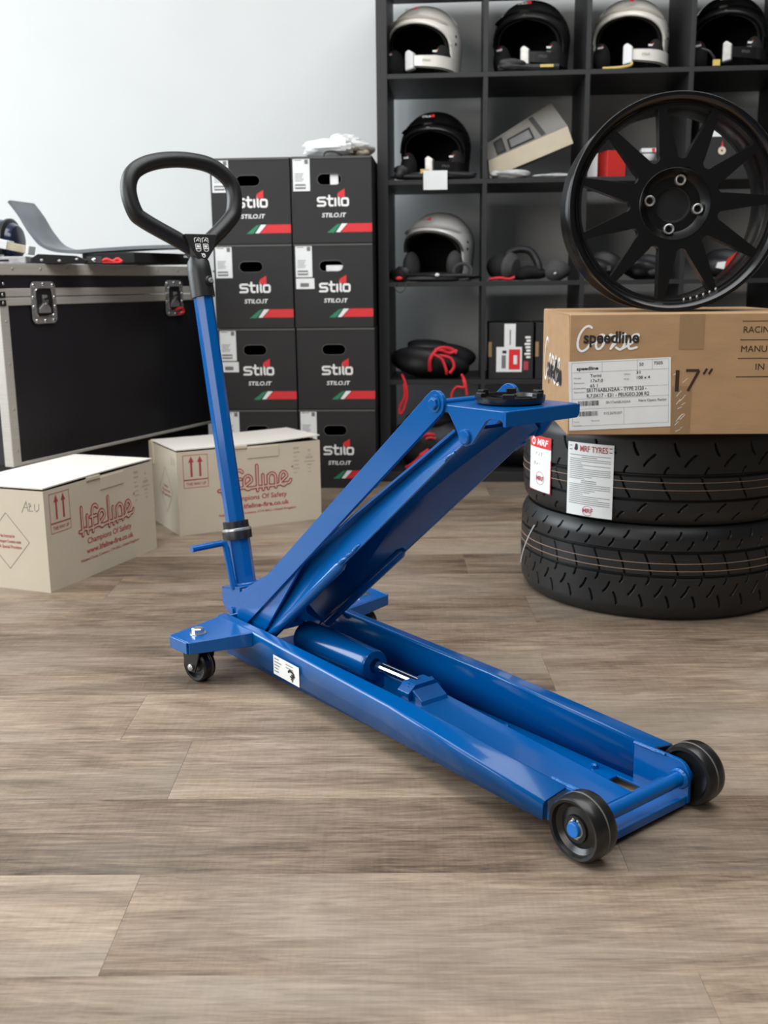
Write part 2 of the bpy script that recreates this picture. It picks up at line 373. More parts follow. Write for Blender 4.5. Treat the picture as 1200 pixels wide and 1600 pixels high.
# wheels
WP = [(0.0, 0.006), (0.0105, 0.006), (0.0125, 0.0045), (0.0165, 0.0045), (0.0175, 0.008), (0.0255, 0.0105), (0.0315, 0.006), (0.0335, 0.0008), (0.037, 0.0), (0.0395, 0.003), (0.0408, 0.009), (0.0408, 0.019), (0.040, 0.0195),
      (0.040, 0.0205), (0.0408, 0.021), (0.0408, 0.030), (0.039, 0.0345), (0.034, 0.0355), (0.030, 0.030), (0.018, 0.029), (0.0, 0.029)]
for s in (-1, 1):
    wh = MB().lathe(WP, (0, s*0.1265, 0.0408), (0, -s, 0), 48).obj('front_wheel', 'nylon', jack, smooth=30)
    MB().lathe([(0.0405, 0.0175), (0.0413, 0.0185), (0.0413, 0.0195), (0.0405, 0.0205)], (0, s*0.1265, 0.0408), (0, -s, 0), 48, closed=True).obj('mould_seam', 'seam', wh)
    MB().lathe([(0.0, 0.0), (0.0082, 0.0), (0.009, 0.001), (0.009, 0.008)], (0, s*0.1272, 0.0408), (0, -s, 0), 24).obj('axle_end', 'bluehub', wh)
    cl = [(0.0102*math.cos(math.radians(a)), 0.0102*math.sin(math.radians(a))) for a in range(110, 432, 12)]
    MB().tube([(x, s*0.1212, 0.0408+z) for x, z in cl], 0.0014, 6).obj('retaining_clip', 'steel', wh)
    for a in (-1, 1): MB().ball((a*0.0035, s*0.1212, 0.0408+0.0115), (0.0024, 0.0012, 0.0024), 8, 6).obj('clip_eye', 'steel', wh)
# rear outriggers with casters
for s in (-1, 1):
    P = [(-0.828, s*0.219), (-0.775, s*0.215), (-0.752, s*0.104), (-0.735, s*0.086), (-0.868, s*0.086), (-0.865, s*0.10)]
    b = MB().prism(P, 'z', 0.0812, 0.0852)
    b.wall(P[0], P[1], s*0.004, 0.0645, 0.085); b.wall(P[1], P[2], s*0.004, 0.0645, 0.085, 0.060); b.wall(P[5], P[0], s*0.004, 0.055, 0.085, 0.0645)
    og = b.obj('outrigger', 'blue', jack, smooth=0, bevel=0.0012)
    bc = (-0.808, s*0.178)
    MB().lathe([(0.0145, 0), (0.0145, 0.0015), (0.0115, 0.002)], (bc[0], bc[1], 0.0852), n=24).obj('washer', 'zinc', og)
    MB().lathe([(0.0105, 0.002), (0.0108, 0.0085), (0.009, 0.0098), (0.0, 0.0098)], (bc[0], bc[1], 0.0852), n=6).obj('bolt_head', 'zinc', og, smooth=0)
    cs = bpy.data.objects.new('caster', None); COL.objects.link(cs); cs.parent = jack; cs.location = (bc[0], bc[1], 0); cs.rotation_euler = (0, 0, math.radians(14 if s < 0 else 40))
    MB().lathe([(0.019, 0.074), (0.021, 0.078), (0.018, 0.0815), (0.0, 0.0815)], n=24).obj('swivel_head', 'blackpl', cs)
    for t in (-1, 1):
        MB().prism([(-0.022, 0.078), (0.024, 0.078), (0.019, 0.05), (0.008, 0.020), (-0.010, 0.020), (-0.018, 0.032)], 'y', t*0.0165, t*0.0195).obj('fork', 'blackpl', cs, smooth=0, bevel=0.001)
        MB().lathe([(0.006, 0), (0.006, 0.003), (0.003, 0.005), (0, 0.005)], (0, t*0.0195, 0.0285), (0, t, 0), 12).obj('axle_nut', 'steel', cs)
    MB().lathe([(0, -0.008), (0.010, -0.008), (0.012, -0.006), (0.019, -0.006), (0.021, -0.0125), (0.0255, -0.0135), (0.0282, -0.011), (0.0285, -0.0015), (0.0278, -0.001), (0.0278, 0.001), (0.0285, 0.0015), (0.0282, 0.011), (0.0255, 0.0135), (0.021, 0.0125), (0.019, 0.006), (0, 0.006)], (0, 0, 0.0285), (0, 1, 0), 36).obj('caster_wheel', 'nylon', cs)
    MB().lathe([(0.0284, 0.004), (0.029, 0.0045), (0.029, 0.006), (0.0284, 0.0065)], (0, 0, 0.0285), (0, 1, 0), 36, closed=True).obj('tread_seam', 'seam', cs)
# deck ramp, foot block, ram
MB().hexa([(-0.445, -0.030, 0.012), (-0.045, -0.030, 0.0125), (-0.045, 0.044, 0.0125), (-0.445, 0.044, 0.012),
           (-0.445, -0.030, 0.041), (-0.045, -0.030, 0.0165), (-0.045, 0.044, 0.0165), (-0.445, 0.044, 0.041)]).obj('deck_ramp', 'blue', jack, smooth=0, bevel=0.002)
MB().prism([(-0.022, 0.030), (-0.024, 0.052), (-0.010, 0.0635), (0.030, 0.0635), (0.044, 0.052), (0.042, 0.030)], 'x', -0.452, -0.424).obj('ram_foot', 'blue', jack, smooth=0, bevel=0.0015)
MB().prism([(-0.438, 0.0640), (-0.402, 0.0440), (-0.398, 0.036), (-0.438, 0.040)], 'y', -0.016, 0.037).obj('ram_foot_cap', 'blue', jack, smooth=0, bevel=0.002)
MB().lathe([(0.0, 0), (0.029, 0), (0.029, 0.10), (0.0265, 0.180), (0.0262, 0.186), (0.0262, 0.196), (0.0245, 0.199), (0.0125, 0.200), (0.012, 0.196), (0, 0.196)], (-0.742, 0.004, 0.0555), (1, 0, 0.012), 40).obj('ram_cylinder', 'blue', jack)
MB().cyl((-0.60, 0.005, 0.0570), (-0.44, 0.010, 0.0555), 0.0098, n=24).obj('piston_rod', 'chrome', jack)
MB().box(-0.60, -0.55, -0.03, 0.03, 0.0125, 0.036).obj('ram_cradle', 'blue', jack, smooth=0, bevel=0.003)
MB().tube([(-0.70, -0.040, 0.045), (-0.62, -0.048, 0.040), (-0.566, -0.052, 0.036)], 0.0042, 12).obj('hydraulic_pipe', 'blue', jack)
MB().ball((-0.563, -0.0525, 0.036), (0.007, 0.006, 0.006), 14, 8).obj('pipe_fitting', 'weld', jack)
# lifting arm
web = [(-0.762, 0.060), (-0.262, 0.4625), (-0.250, 0.4665), (-0.243, 0.477), (-0.250, 0.489), (-0.276, 0.4840), (-0.505, 0.3300), (-0.812, 0.110), (-0.80, 0.075)]
arm = bpy.data.objects.new('lifting_arm', None); COL.objects.link(arm); arm.parent = jack
for s in (-1, 1):
    wm = MB().prism(web, 'y', 0.0, 1.0); ln = Vector((-0.6271, 0.7790))
    def wy(x, z, k):
        t = (Vector((x, z))-Vector((-0.762, 0.060))).dot(ln); return s*(0.0655-0.0205*max(0.0, min(1.0, t/0.046))-0.0042*(1-k))
    wm.v = [(x, wy(x, z, k), z) for x, k, z in wm.v]
    wm.obj('arm_web', 'blue', arm, smooth=0, bevel=0.001)
    MB().prism([(-0.276, 0.4840), (-0.505, 0.3300), (-0.790, 0.1270), (-0.7880, 0.1240), (-0.503, 0.3268), (-0.2740, 0.4808)], 'y', s*0.0440, s*0.0655).obj('arm_flange', 'blue', arm, smooth=0, bevel=0.0006)
    MB().tube([(-0.758, s*0.0615, 0.068), (-0.545, s*0.0615, 0.2395), (-0.535, s*0.0600, 0.2475)], [0.0088, 0.0088, 0.004], 16).obj('arm_lip', 'blue', arm)
    MB().tube(catmull([(-0.292, s*0.0668, 0.4400), (-0.283, s*0.0674, 0.4470), (-0.272, s*0.0668, 0.4530)], 4), 0.0022, 8).obj('weld_bead', 'weld', arm)
    wb = random.Random(5)
    MB().tube([(-0.545+0.007*i, s*(0.0650+wb.uniform(-0.001, 0.001)), 0.2400+0.0058*i+wb.uniform(-0.002, 0.002)) for i in range(9)], [wb.uniform(0.0018, 0.0042) for i in range(9)], 8).obj('weld_bead', 'weld', arm)
MB().hexa([(-0.800, -0.0425, 0.118), (-0.276, -0.0425, 0.479), (-0.276, 0.0425, 0.479), (-0.800, 0.0425, 0.118),
           (-0.803, -0.0425, 0.122), (-0.279, -0.0425, 0.483), (-0.279, 0.0425, 0.483), (-0.803, 0.0425, 0.122)]).obj('arm_top_plate', 'blue', arm, smooth=0)
# parallel links
A = Vector((-0.307, 0.5160)); B = Vector((-0.838, 0.086)); d = (A-B).normalized(); ang = math.degrees(math.atan2(d.y, d.x))
for s in (-1, 1):
    hw = 0.0178
    poly = [tuple(A+Vector((hw*math.cos(math.radians(ang+t)), hw*math.sin(math.radians(ang+t))))) for t in range(-90, 91, 15)] + \
           [tuple(B+Vector((hw*math.cos(math.radians(ang+t)), hw*math.sin(math.radians(ang+t))))) for t in range(90, 271, 20)]
    lk = MB().prism(poly, 'y', s*0.0660, s*0.0725).obj('parallel_link', 'blue', jack, smooth=30, bevel=0.0012)
    MB().lathe([(0.0088, 0), (0.0088, 0.004), (0.007, 0.0055), (0.0, 0.0055)], (A.x, s*0.0725, A.y), (0, s, 0), 6).obj('pivot_bolt', 'blue', lk, smooth=0, bevel=0.0006)
    MB().lathe([(0.0118, 0), (0.0118, 0.0016), (0.008, 0.0018)], (A.x, s*0.0725, A.y), (0, s, 0), 24).obj('pivot_washer', 'blue', lk)
MB().cyl((A.x, -0.068, A.y), (A.x, 0.068, A.y), 0.0055, n=16).obj('spacer_rod', 'blue', jack)
# rear tower and hinge
tow = [(-0.868, 0.05), (-0.868, 0.108), (-0.850, 0.128), (-0.824, 0.1435), (-0.655, 0.2365), (-0.636, 0.2325), (-0.79, 0.05)]
for s in (-1, 1):
    tw = MB().prism(tow, 'y', s*0.0615, s*0.0665).obj('tower_plate', 'blue', jack, smooth=0, bevel=0.0012)
    MB().lathe([(0.0045, 0), (0.0042, 0.0025), (0.0, 0.003)], (-0.838, s*0.0665, 0.100), (0, s, 0), 12).obj('rivet', 'blue', tw)
MB().hexa([(-0.868, -0.061, 0.104), (-0.826, -0.061, 0.138), (-0.826, 0.061, 0.138), (-0.868, 0.061, 0.104), (-0.868, -0.061, 0.108), (-0.829, -0.061, 0.1415), (-0.829, 0.061, 0.1415), (-0.868, 0.061, 0.108)]).obj('tower_bridge', 'blue', jack, smooth=0, bevel=0.001)
MB().box(-0.870, -0.864, -0.100, 0.100, 0.030, 0.083).obj('rear_plate', 'blue', jack, smooth=0, bevel=0.001)
for s in (-1, 1): MB().prism([(-0.950, 0.080), (-0.940, 0.046), (-0.866, 0.046), (-0.866, 0.090), (-0.935, 0.095)], 'y', s*0.0260, s*0.0345).obj('hinge_ear', 'blue', jack, smooth=0, bevel=0.001)
yk = [(-0.960, 0.1100), (-0.960, 0.078), (-0.930, 0.056), (-0.902, 0.056), (-0.894, 0.070), (-0.892, 0.1225)]
for s in (-1, 1):
    yc_ = MB().prism(yk, 'y', s*0.0370, s*0.0425).obj('yoke_cheek', 'blue', jack, smooth=0, bevel=0.0012)
    MB().lathe([(0.0085, 0), (0.008, 0.004), (0.0, 0.0055)], (-0.923, s*0.0425, 0.0705), (0, s, 0), 16).obj('hinge_pin', 'blue', yc_)
MB().hexa([(-0.960, -0.0425, 0.1055), (-0.892, -0.0425, 0.118), (-0.892, 0.0425, 0.118), (-0.960, 0.0425, 0.1055), (-0.960, -0.0425, 0.1100), (-0.892, -0.0425, 0.1225), (-0.892, 0.0425, 0.1225), (-0.960, 0.0425, 0.1100)]).obj('yoke_plate', 'blue', jack, smooth=0, bevel=0.001)
# handle
hb = Vector((-0.9314, -0.008, 0.108)); hd = Vector((-0.1976, 0, 0.9803)); hn = Vector((0.9803, 0, 0.1976))   # hn faces the front
def hp(yy, ss, h=0.0): return Vector((-0.9314, -0.010, 0.1225))+Vector((0, 1, 0))*yy+hd*ss+hn*h
def oct_(r): return r/math.cos(math.pi/8)
MB().lathe([(oct_(0.0215), -0.012), (oct_(0.0215), 0.104)], hp(0, 0), hd, 8, rot=math.pi/8).obj('handle_socket', 'blue', jack, smooth=0, bevel=0.0015)
MB().tube([hp(0.0245*math.cos(a), -0.0065, 0.0245*math.sin(a)) for a in [i*math.pi/8 for i in range(16)]], 0.0032, 8, closed=True).obj('weld_bead', 'weld', jack)
MB().lathe([(0.0238, 0.080), (0.0278, 0.080), (0.0280, 0.098), (0.0268, 0.1005), (0.0245, 0.1015), (0.0243, 0.114), (0.016, 0.1145)], hp(0, 0), hd, 28).obj('collar', 'blackpl', jack)
MB().lathe([(0.0279, 0.0955), (0.0284, 0.0965), (0.0278, 0.1000), (0.0270, 0.1008)], hp(0, 0), hd, 28).obj('collar_ring', 'steel', jack)
MB().lathe([(oct_(0.0172), 0.095), (oct_(0.0172), 0.552)], hp(0, 0), hd, 8, rot=math.pi/8).obj('handle_pole', 'blue', jack, smooth=0, bevel=0.0015)
gr = bpy.data.objects.new('handle_grip', None); COL.objects.link(gr); gr.parent = jack
b = MB().lathe([(0.0175, 0.540), (0.0225, 0.540), (0.0222, 0.588), (0.0205, 0.606), (0.014, 0.617), (0, 0.620)], hp(0, 0), hd, 28)
b.obj('grip_socket', 'grip', gr)
loop = [(0.004, 0.6310), (-0.042, 0.6520), (-0.098, 0.6820), (-0.1135, 0.6980), (-0.1195, 0.7340), (-0.109, 0.7640), (-0.082, 0.7830), (-0.040, 0.7945), (0.010, 0.7975), (0.058, 0.7900), (0.092, 0.7660), (0.1005, 0.7380), (0.094, 0.7040), (0.080, 0.6860), (0.044, 0.6560)]
MB().tube([hp(p.x, p.y, -0.002) for p in catmull([(a, b_, 0) for a, b_ in loop], 6, True)], 0.0148, 16, closed=True).obj('grip_loop', 'grip', gr, smooth=60)
MB().add([hp(a, s_, h) for h in (-0.014, 0.0190) for a, s_ in ((-0.030, 0.655), (0.040, 0.655), (0.026, 0.625), (0.010, 0.606), (-0.008, 0.608), (-0.020, 0.628))],
         [(5, 4, 3, 2, 1, 0), (6, 7, 8, 9, 10, 11)]+[(i, (i+1) % 6, (i+1) % 6+6, i+6) for i in range(6)]).obj('grip_plate', 'blackpl', gr, smooth=0, bevel=0.002)
pfg = lambda x, y, h=0.0: hp(x, y, 0.0192+h)
b = MB()
for cx in (-0.006, 0.010):
    outline(b, pfg, cx-0.005, cx+0.005, 0.627, 0.6355, 0.0014); rect(b, pfg, cx-0.003, cx+0.003, 0.629, 0.6335)
    ribbon(b, pfg, arc(cx, 0.626, 0.005, 0.004, 180, 360, 6), 0.0012)
    ribbon(b, pfg, [(cx-0.006, 0.639), (cx-0.006, 0.646), (cx-0.002, 0.6475)], 0.0013); ribbon(b, pfg, [(cx+0.002, 0.6475), (cx+0.006, 0.646), (cx+0.006, 0.639)], 0.0013); ribbon(b, pfg, [(cx-0.002, 0.641), (cx+0.001, 0.645), (cx+0.003, 0.641)], 0.0014)
ribbon(b, pfg, arc(0.003, 0.6145, 0.003, 0.0033, 0, 360, 12)+[(-0.001, 0.6175)], 0.0016)
fobj(b, 'printed_symbols', 'paperw', gr, 'white printed symbols on the grip plate')
bolt0 = hp(0.006, 0.567, 0.0215)
MB().lathe([(0.0095, -0.006), (0.0095, 0.001), (0.0075, 0.003), (0.0, 0.003)], bolt0, hn+Vector((0, 0.18, 0)), 24).obj('bolt_boss', 'grip', gr)
MB().lathe([(0.0050, 0.002), (0.0050, 0.006), (0.0025, 0.0065), (0.0022, 0.0045), (0, 0.0045)], bolt0, hn+Vector((0, 0.18, 0)), 16).obj('screw', 'steel', gr)
MB().tube([(-0.918, -0.0400, 0.112), (-0.936, -0.0430, 0.190), (-0.9385, -0.0445, 0.1985), (-0.939, -0.052, 0.2000), (-0.941, -0.112, 0.1985)], 0.0066, 8).obj('release_lever', 'blue', jack, smooth=50)
# head
ck = [(-0.309, 0.5140), (-0.309, 0.5060), (-0.284, 0.5060), (-0.268, 0.4840), (-0.2605, 0.4680), (-0.2510, 0.4635), (-0.2380, 0.4680), (-0.2115, 0.5010), (-0.2030, 0.5045), (-0.1860, 0.5040), (-0.1795, 0.4985), (-0.1795, 0.5140)]
hd_ = bpy.data.objects.new('head', None); COL.objects.link(hd_); hd_.parent = jack
for s in (-1, 1):
    MB().prism(ck, 'y', s*0.0640, s*0.0690).obj('head_cheek', 'blue', hd_, smooth=0, bevel=0.001)
    MB().lathe([(0.0105, 0), (0.0102, 0.003), (0.0085, 0.0045), (0.0, 0.005)], (-0.2500, s*0.0690, 0.4765), (0, s, 0), 20).obj('pivot_pin', 'blue', hd_)
MB().prism([(-0.300, -0.069), (-0.180, -0.069), (-0.178, -0.062), (-0.178, 0.062), (-0.180, 0.069), (-0.300, 0.069)], 'z', 0.5110, 0.5160).obj('head_plate', 'blue', hd_, smooth=0, bevel=0.0015)
MB().prism([(-0.069, 0.5150), (0.069, 0.5150), (0.069, 0.503), (0.064, 0.4975), (-0.064, 0.4965), (-0.069, 0.4965)], 'x', -0.1815, -0.1765).obj('head_front_lip', 'blue', hd_, smooth=0, bevel=0.0015)
# saddle
sd = bpy.data.objects.new('saddle', None); COL.objects.link(sd)
sd.parent = jack; sd.location = (-0.2420, 0.004, 0.5160)
MB().lathe([(0, 0.0), (0.040, 0.0), (0.0455, 0.002), (0.0470, 0.006), (0.0470, 0.0105), (0.0400, 0.0105), (0.0385, 0.006), (0.020, 0.005), (0, 0.005)], n=48).obj('dish', 'iron', sd)
for k in range(6):
    a0 = math.radians(60*k+12)
    ln = 0.34
    MB().add([(r*math.cos(a0+t), r*math.sin(a0+t), h) for h in (0.009, 0.0160) for r in (0.0385, 0.0475) for t in (-ln/2, ln/2)],
             [(0, 1, 3, 2), (4, 6, 7, 5), (0, 4, 5, 1), (2, 3, 7, 6), (0, 2, 6, 4), (1, 5, 7, 3)]).obj('lug', 'iron', sd, smooth=0, bevel=0.0012)
for k in range(3):
    a0 = math.radians(60*k)
    MB().wall((-0.036*math.cos(a0), -0.036*math.sin(a0)), (0.036*math.cos(a0), 0.036*math.sin(a0)), 0.003, 0.004, 0.0075).obj('rib', 'iron', sd, smooth=0)
# data plate
pfs = lambda x, y, h=0.0006: Vector((-0.6370+x, -(0.1059+0.0256*x)-0.0036-h, 0.0500-0.006*x+y))
dp = fobj(rect(MB(), pfs, -0.040, 0.040, -0.0175, 0.0165), 'data_sticker', 'paper', jack, 'white data sticker with black lettering')
for i, (tx, wd) in enumerate((('MODEL', 0.014), ('CAPACITY', 0.022), ('SERIAL', 0.016), ('YEAR', 0.012), ('TYPE', 0.013))):
    fobj(rect(MB(), pfs, -0.036, -0.036+wd, 0.0105-0.0055*i, 0.0122-0.0055*i, 0.0010), 'print_line', 'inkg', dp)
    if i < 2: fobj(rect(MB(), pfs, 0.0, 0.022, 0.0105-0.0055*i, 0.0118-0.0055*i, 0.0010), 'print_line', 'inkg', dp)
b = MB()
ribbon(b, pfs, [(0.008, 0.000), (0.012, 0.003), (0.020, 0.002), (0.024, -0.001)], 0.0042, 0.0010); ribbon(b, pfs, [(0.026, -0.004), (0.022, -0.005), (0.018, -0.003)], 0.0036, 0.0010); ribbon(b, pfs, [(0.014, -0.0065), (0.022, -0.008)], 0.0034, 0.0010); ribbon(b, pfs, [(0.016, -0.0105), (0.021, -0.0115)], 0.0026, 0.0010); ribbon(b, pfs, [(0.018, -0.0138), (0.020, -0.0145)], 0.0016, 0.0010)
fobj(b, 'emblem', 'ink', dp)

# ------------------------------------------------------------------ white cardboard boxes with red print
LL, LW, LH = 0.4296, 0.2400, 0.2324
def lifeline_logo(pf, x0, y0, sc, parent):
    st = [[(0, -.35), (0, 1.75)], [(.62, -.3), (.62, 1.05)], [(1.25, -.3), (1.25, 1.2)]+arc(1.6, 1.25, .35, .4, 180, 30, 8), [(1.0, .85), (1.75, .85)],
          [(1.95, .05), (2.75, .62)]+arc(2.4, .55, .38, .55, 15, 180, 10)+arc(2.4, .45, .38, .6, 180, 300, 8),
          [(3.30, -.35), (3.30, 1.95)], [(3.85, -.3), (3.85, 1.05)], [(4.35, -.25), (4.35, .95)]+arc(4.72, .7, .36, .42, 170, 0, 8)+[(5.08, -.2)],
          [(5.35, .05), (6.15, .72)]+arc(5.85, .62, .34, .52, 15, 180, 10)+arc(5.85, .5, .36, .6, 180, 320, 8),
          [(-.35, -.02), (.0, -.02), (.3, .12), (.62, -.02), (1.25, .0), (1.9, .05), (2.6, -.05), (3.3, .0), (3.85, -.02), (4.35, .02), (5.0, -.02), (5.4, .05), (6.4, .1), (6.55, .35)]]
    b = MB(); c = MB()
    for p in st: ribbon(b, pf, p, 0.34*sc, 0.0004, True, x0, y0, sc); ribbon(c, pf, p, 0.12*sc, 0.0012, True, x0, y0, sc)
    ribbon(b, pf, arc(6.75, 1.55, .07, .07, 0, 360, 8), 0.04*sc, 0.0004, True, x0, y0, sc)
    lo = fobj(b, 'logo', 'redink', parent, 'red outlined lifeline lettering'); fobj(c, 'logo_inline', 'cream', lo)
def arrows(pf, parent):
    b = MB(); outline(b, pf, 0.018, 0.088, 0.132, 0.222, 0.0013); ribbon(b, pf, [(0.018, 0.154), (0.088, 0.154)], 0.003, caps=False)
    for cx in (0.041, 0.066):
        rect(b, pf, cx-0.003, cx+0.003, 0.162, 0.204); flat(b, pf, [(cx-0.008, 0.202), (cx+0.008, 0.202), (cx, 0.219)])
    fobj(b, 'arrow_symbol', 'redink', parent, 'red twin arrow this way up symbol'); text('THIS WAY UP', 0.0115, 'redink', parent, pf, 0.053, 0.1385, 'CENTER', 0.01, width=0.056)
def white_box(loc, ang, label, hand, lift, lidmat):
    t = T('cardboard_box', label, 'cardboard box', (loc[0], loc[1], 0), ang, 'white cartons with red print')
    b = MB(); th = 0.004
    b.box(0, LL, 0, th, 0, LH); b.box(0, LL, LW-th, LW, 0, LH); b.box(0, th, th, LW-th, 0, LH); b.box(LL-th, LL, th, LW-th, 0, LH); b.box(th, LL-th, th, LW-th, 0, th)
    b.obj('body', 'cream', t, smooth=0)
    MB().box(0.006, LL-0.006, 0.006, LW-0.006, LH-0.012, LH-0.006).obj('lid_gap_shade', 'dark', t, smooth=0)  # black sheet stands in for the shade in the gap under the lid
    n = 14; vs = []; fs = []
    for k in range(2):
        for i in range(n+1):
            x = LL*i/n
            for j, y in enumerate((0.0, LW)):
                z = LH+0.0035+lift(x/LL)*(1 if j == 0 else 0.35)
                vs.append((x, y, z+0.003*k))
    N = (n+1)*2
    for i in range(n):
        a = 2*i; fs += [(a, a+1, a+3, a+2), (N+a, N+a+2, N+a+3, N+a+1), (a, a+2, N+a+2, N+a), (a+1, N+a+1, N+a+3, a+3)]
    fs += [(0, N, N+1, 1), (2*n, 2*n+1, N+2*n+1, N+2*n)]
    lid = MB().add(vs, fs).obj('lid', lidmat, t, smooth=20)
    MB().box(0.155, 0.205, -0.0035, 0.002, LH-0.004, LH+0.0045).obj('lock_tab', 'cream', t, smooth=0, bevel=0.001)
    MB().box(0.205, 0.300, -0.0022, 0.0005, LH-0.034, LH-0.003).obj('tuck_flap', 'cream', t, smooth=0, bevel=0.001)
    pf = plane((0, 0, 0), (1, 0, 0), (0, 0, 1))
    pf_ = lambda x, y, h=0.0004: pf(x, y, h)
    arrows(pf_, t); lifeline_logo(pf_, 0.128, 0.115, 0.0315, t)
    text('Champions Of Safety', 0.020, 'redink', t, pf_, 0.232, 0.0800, 'CENTER', 0.012, width=0.178)
    text('www.lifeline-fire.co.uk', 0.018, 'redink', t, pf_, 0.232, 0.0570, 'CENTER', 0.022, width=0.190)
    text('Falkland Close, Coventry, CV4 8AU, United Kingdom', 0.0092, 'redink', t, pf_, 0.232, 0.0410, 'CENTER', 0.012, width=0.235)
    b = MB()
    for i, (wd, hh) in enumerate(((0.018, 0.006), (0.020, 0.004), (0.012, 0.002), (0.018, 0.003), (0.016, 0.002), (0.018, 0.003), (0.010, 0.002))): rect(b, pf_, 0.345, 0.345+wd, 0.2130-0.0115*i, 0.2130+hh-0.0115*i)
    for i, (wd, hh) in enumerate(((0.006, 0.006), (0.010, 0.002), (0.022, 0.006), (0.034, 0.003), (0.014, 0.004), (0.006, 0.003), (0.012, 0.002))): rect(b, pf_, 0.395-wd/2, 0.395+wd/2, 0.2030-0.0100*i, 0.2030+hh-0.0100*i)
    fobj(b, 'faint_print', 'faint', t)
    pl_ = plane((0, LW, 0), (0, -1, 0), (0, 0, 1))
    c = LW*0.55; b = MB(); ribbon(b, pl_, [(c-0.060, 0.113), (c, 0.178), (c+0.060, 0.113), (c, 0.048), (c-0.060, 0.113)], 0.0012); fobj(b, 'diamond_mark', 'inkg' if hand else 'redink', t, 'thin diamond outline')
    for i, (s_, wd) in enumerate((('Not Restricted for', 0.040), ('Air Transport Contents under', 0.074), ('IATA Special Provision', 0.074), ('A190', 0.014))): 
        if i < 3: text(s_, 0.0105, 'redink', t, pl_, c, 0.121-0.0125*i, 'CENTER', 0.012, width=wd)
    if hand:
        b = MB(); x = LW-0.062
        for p in ([(0, -.004), (.014, .022), (.018, -.001)], [(.006, .008), (.016, .008)], [(.022, .018), (.022, .0), (.031, .001)], [(.022, .010), (.027, .012), (.024, .018)], [(.037, .017), (.036, .004), (.041, .0), (.047, .005), (.049, .018)]): ribbon(b, pl_, p, 0.0013, dx=x, dy=0.186)
        fobj(b, 'handwriting', 'inkg', t, 'handwritten ALU')
        pt = plane((0, 0, LH+0.0067), (1, 0, 0), (0, 1, 0))
    else:
        for k in range(2): fobj(rect(MB(), pl_, LW-0.048+0.022*k, LW-0.036+0.022*k, 0.192, 0.214), 'symbol', 'faint', t)
        sp_ = MB().box(-0.004, 0.0, LW-0.03, LW+0.006, LH-0.06, LH+0.003).obj('side_tab', 'cream', t, smooth=0)
    return t
white_box((-0.9077, 2.201), 1.2707, 'white cardboard box at the left edge with ALU handwritten on its end', True, lambda s: 0.001+0.002*math.sin(3*s), 'creamlid')
white_box((-0.7532, 2.7443), 0.5659, 'white cardboard box behind the blue handle pole with lid sprung up at one corner', False, lambda s: 0.001+0.009*max(0, (s-0.55)/0.45)**1.3, 'creamlid')

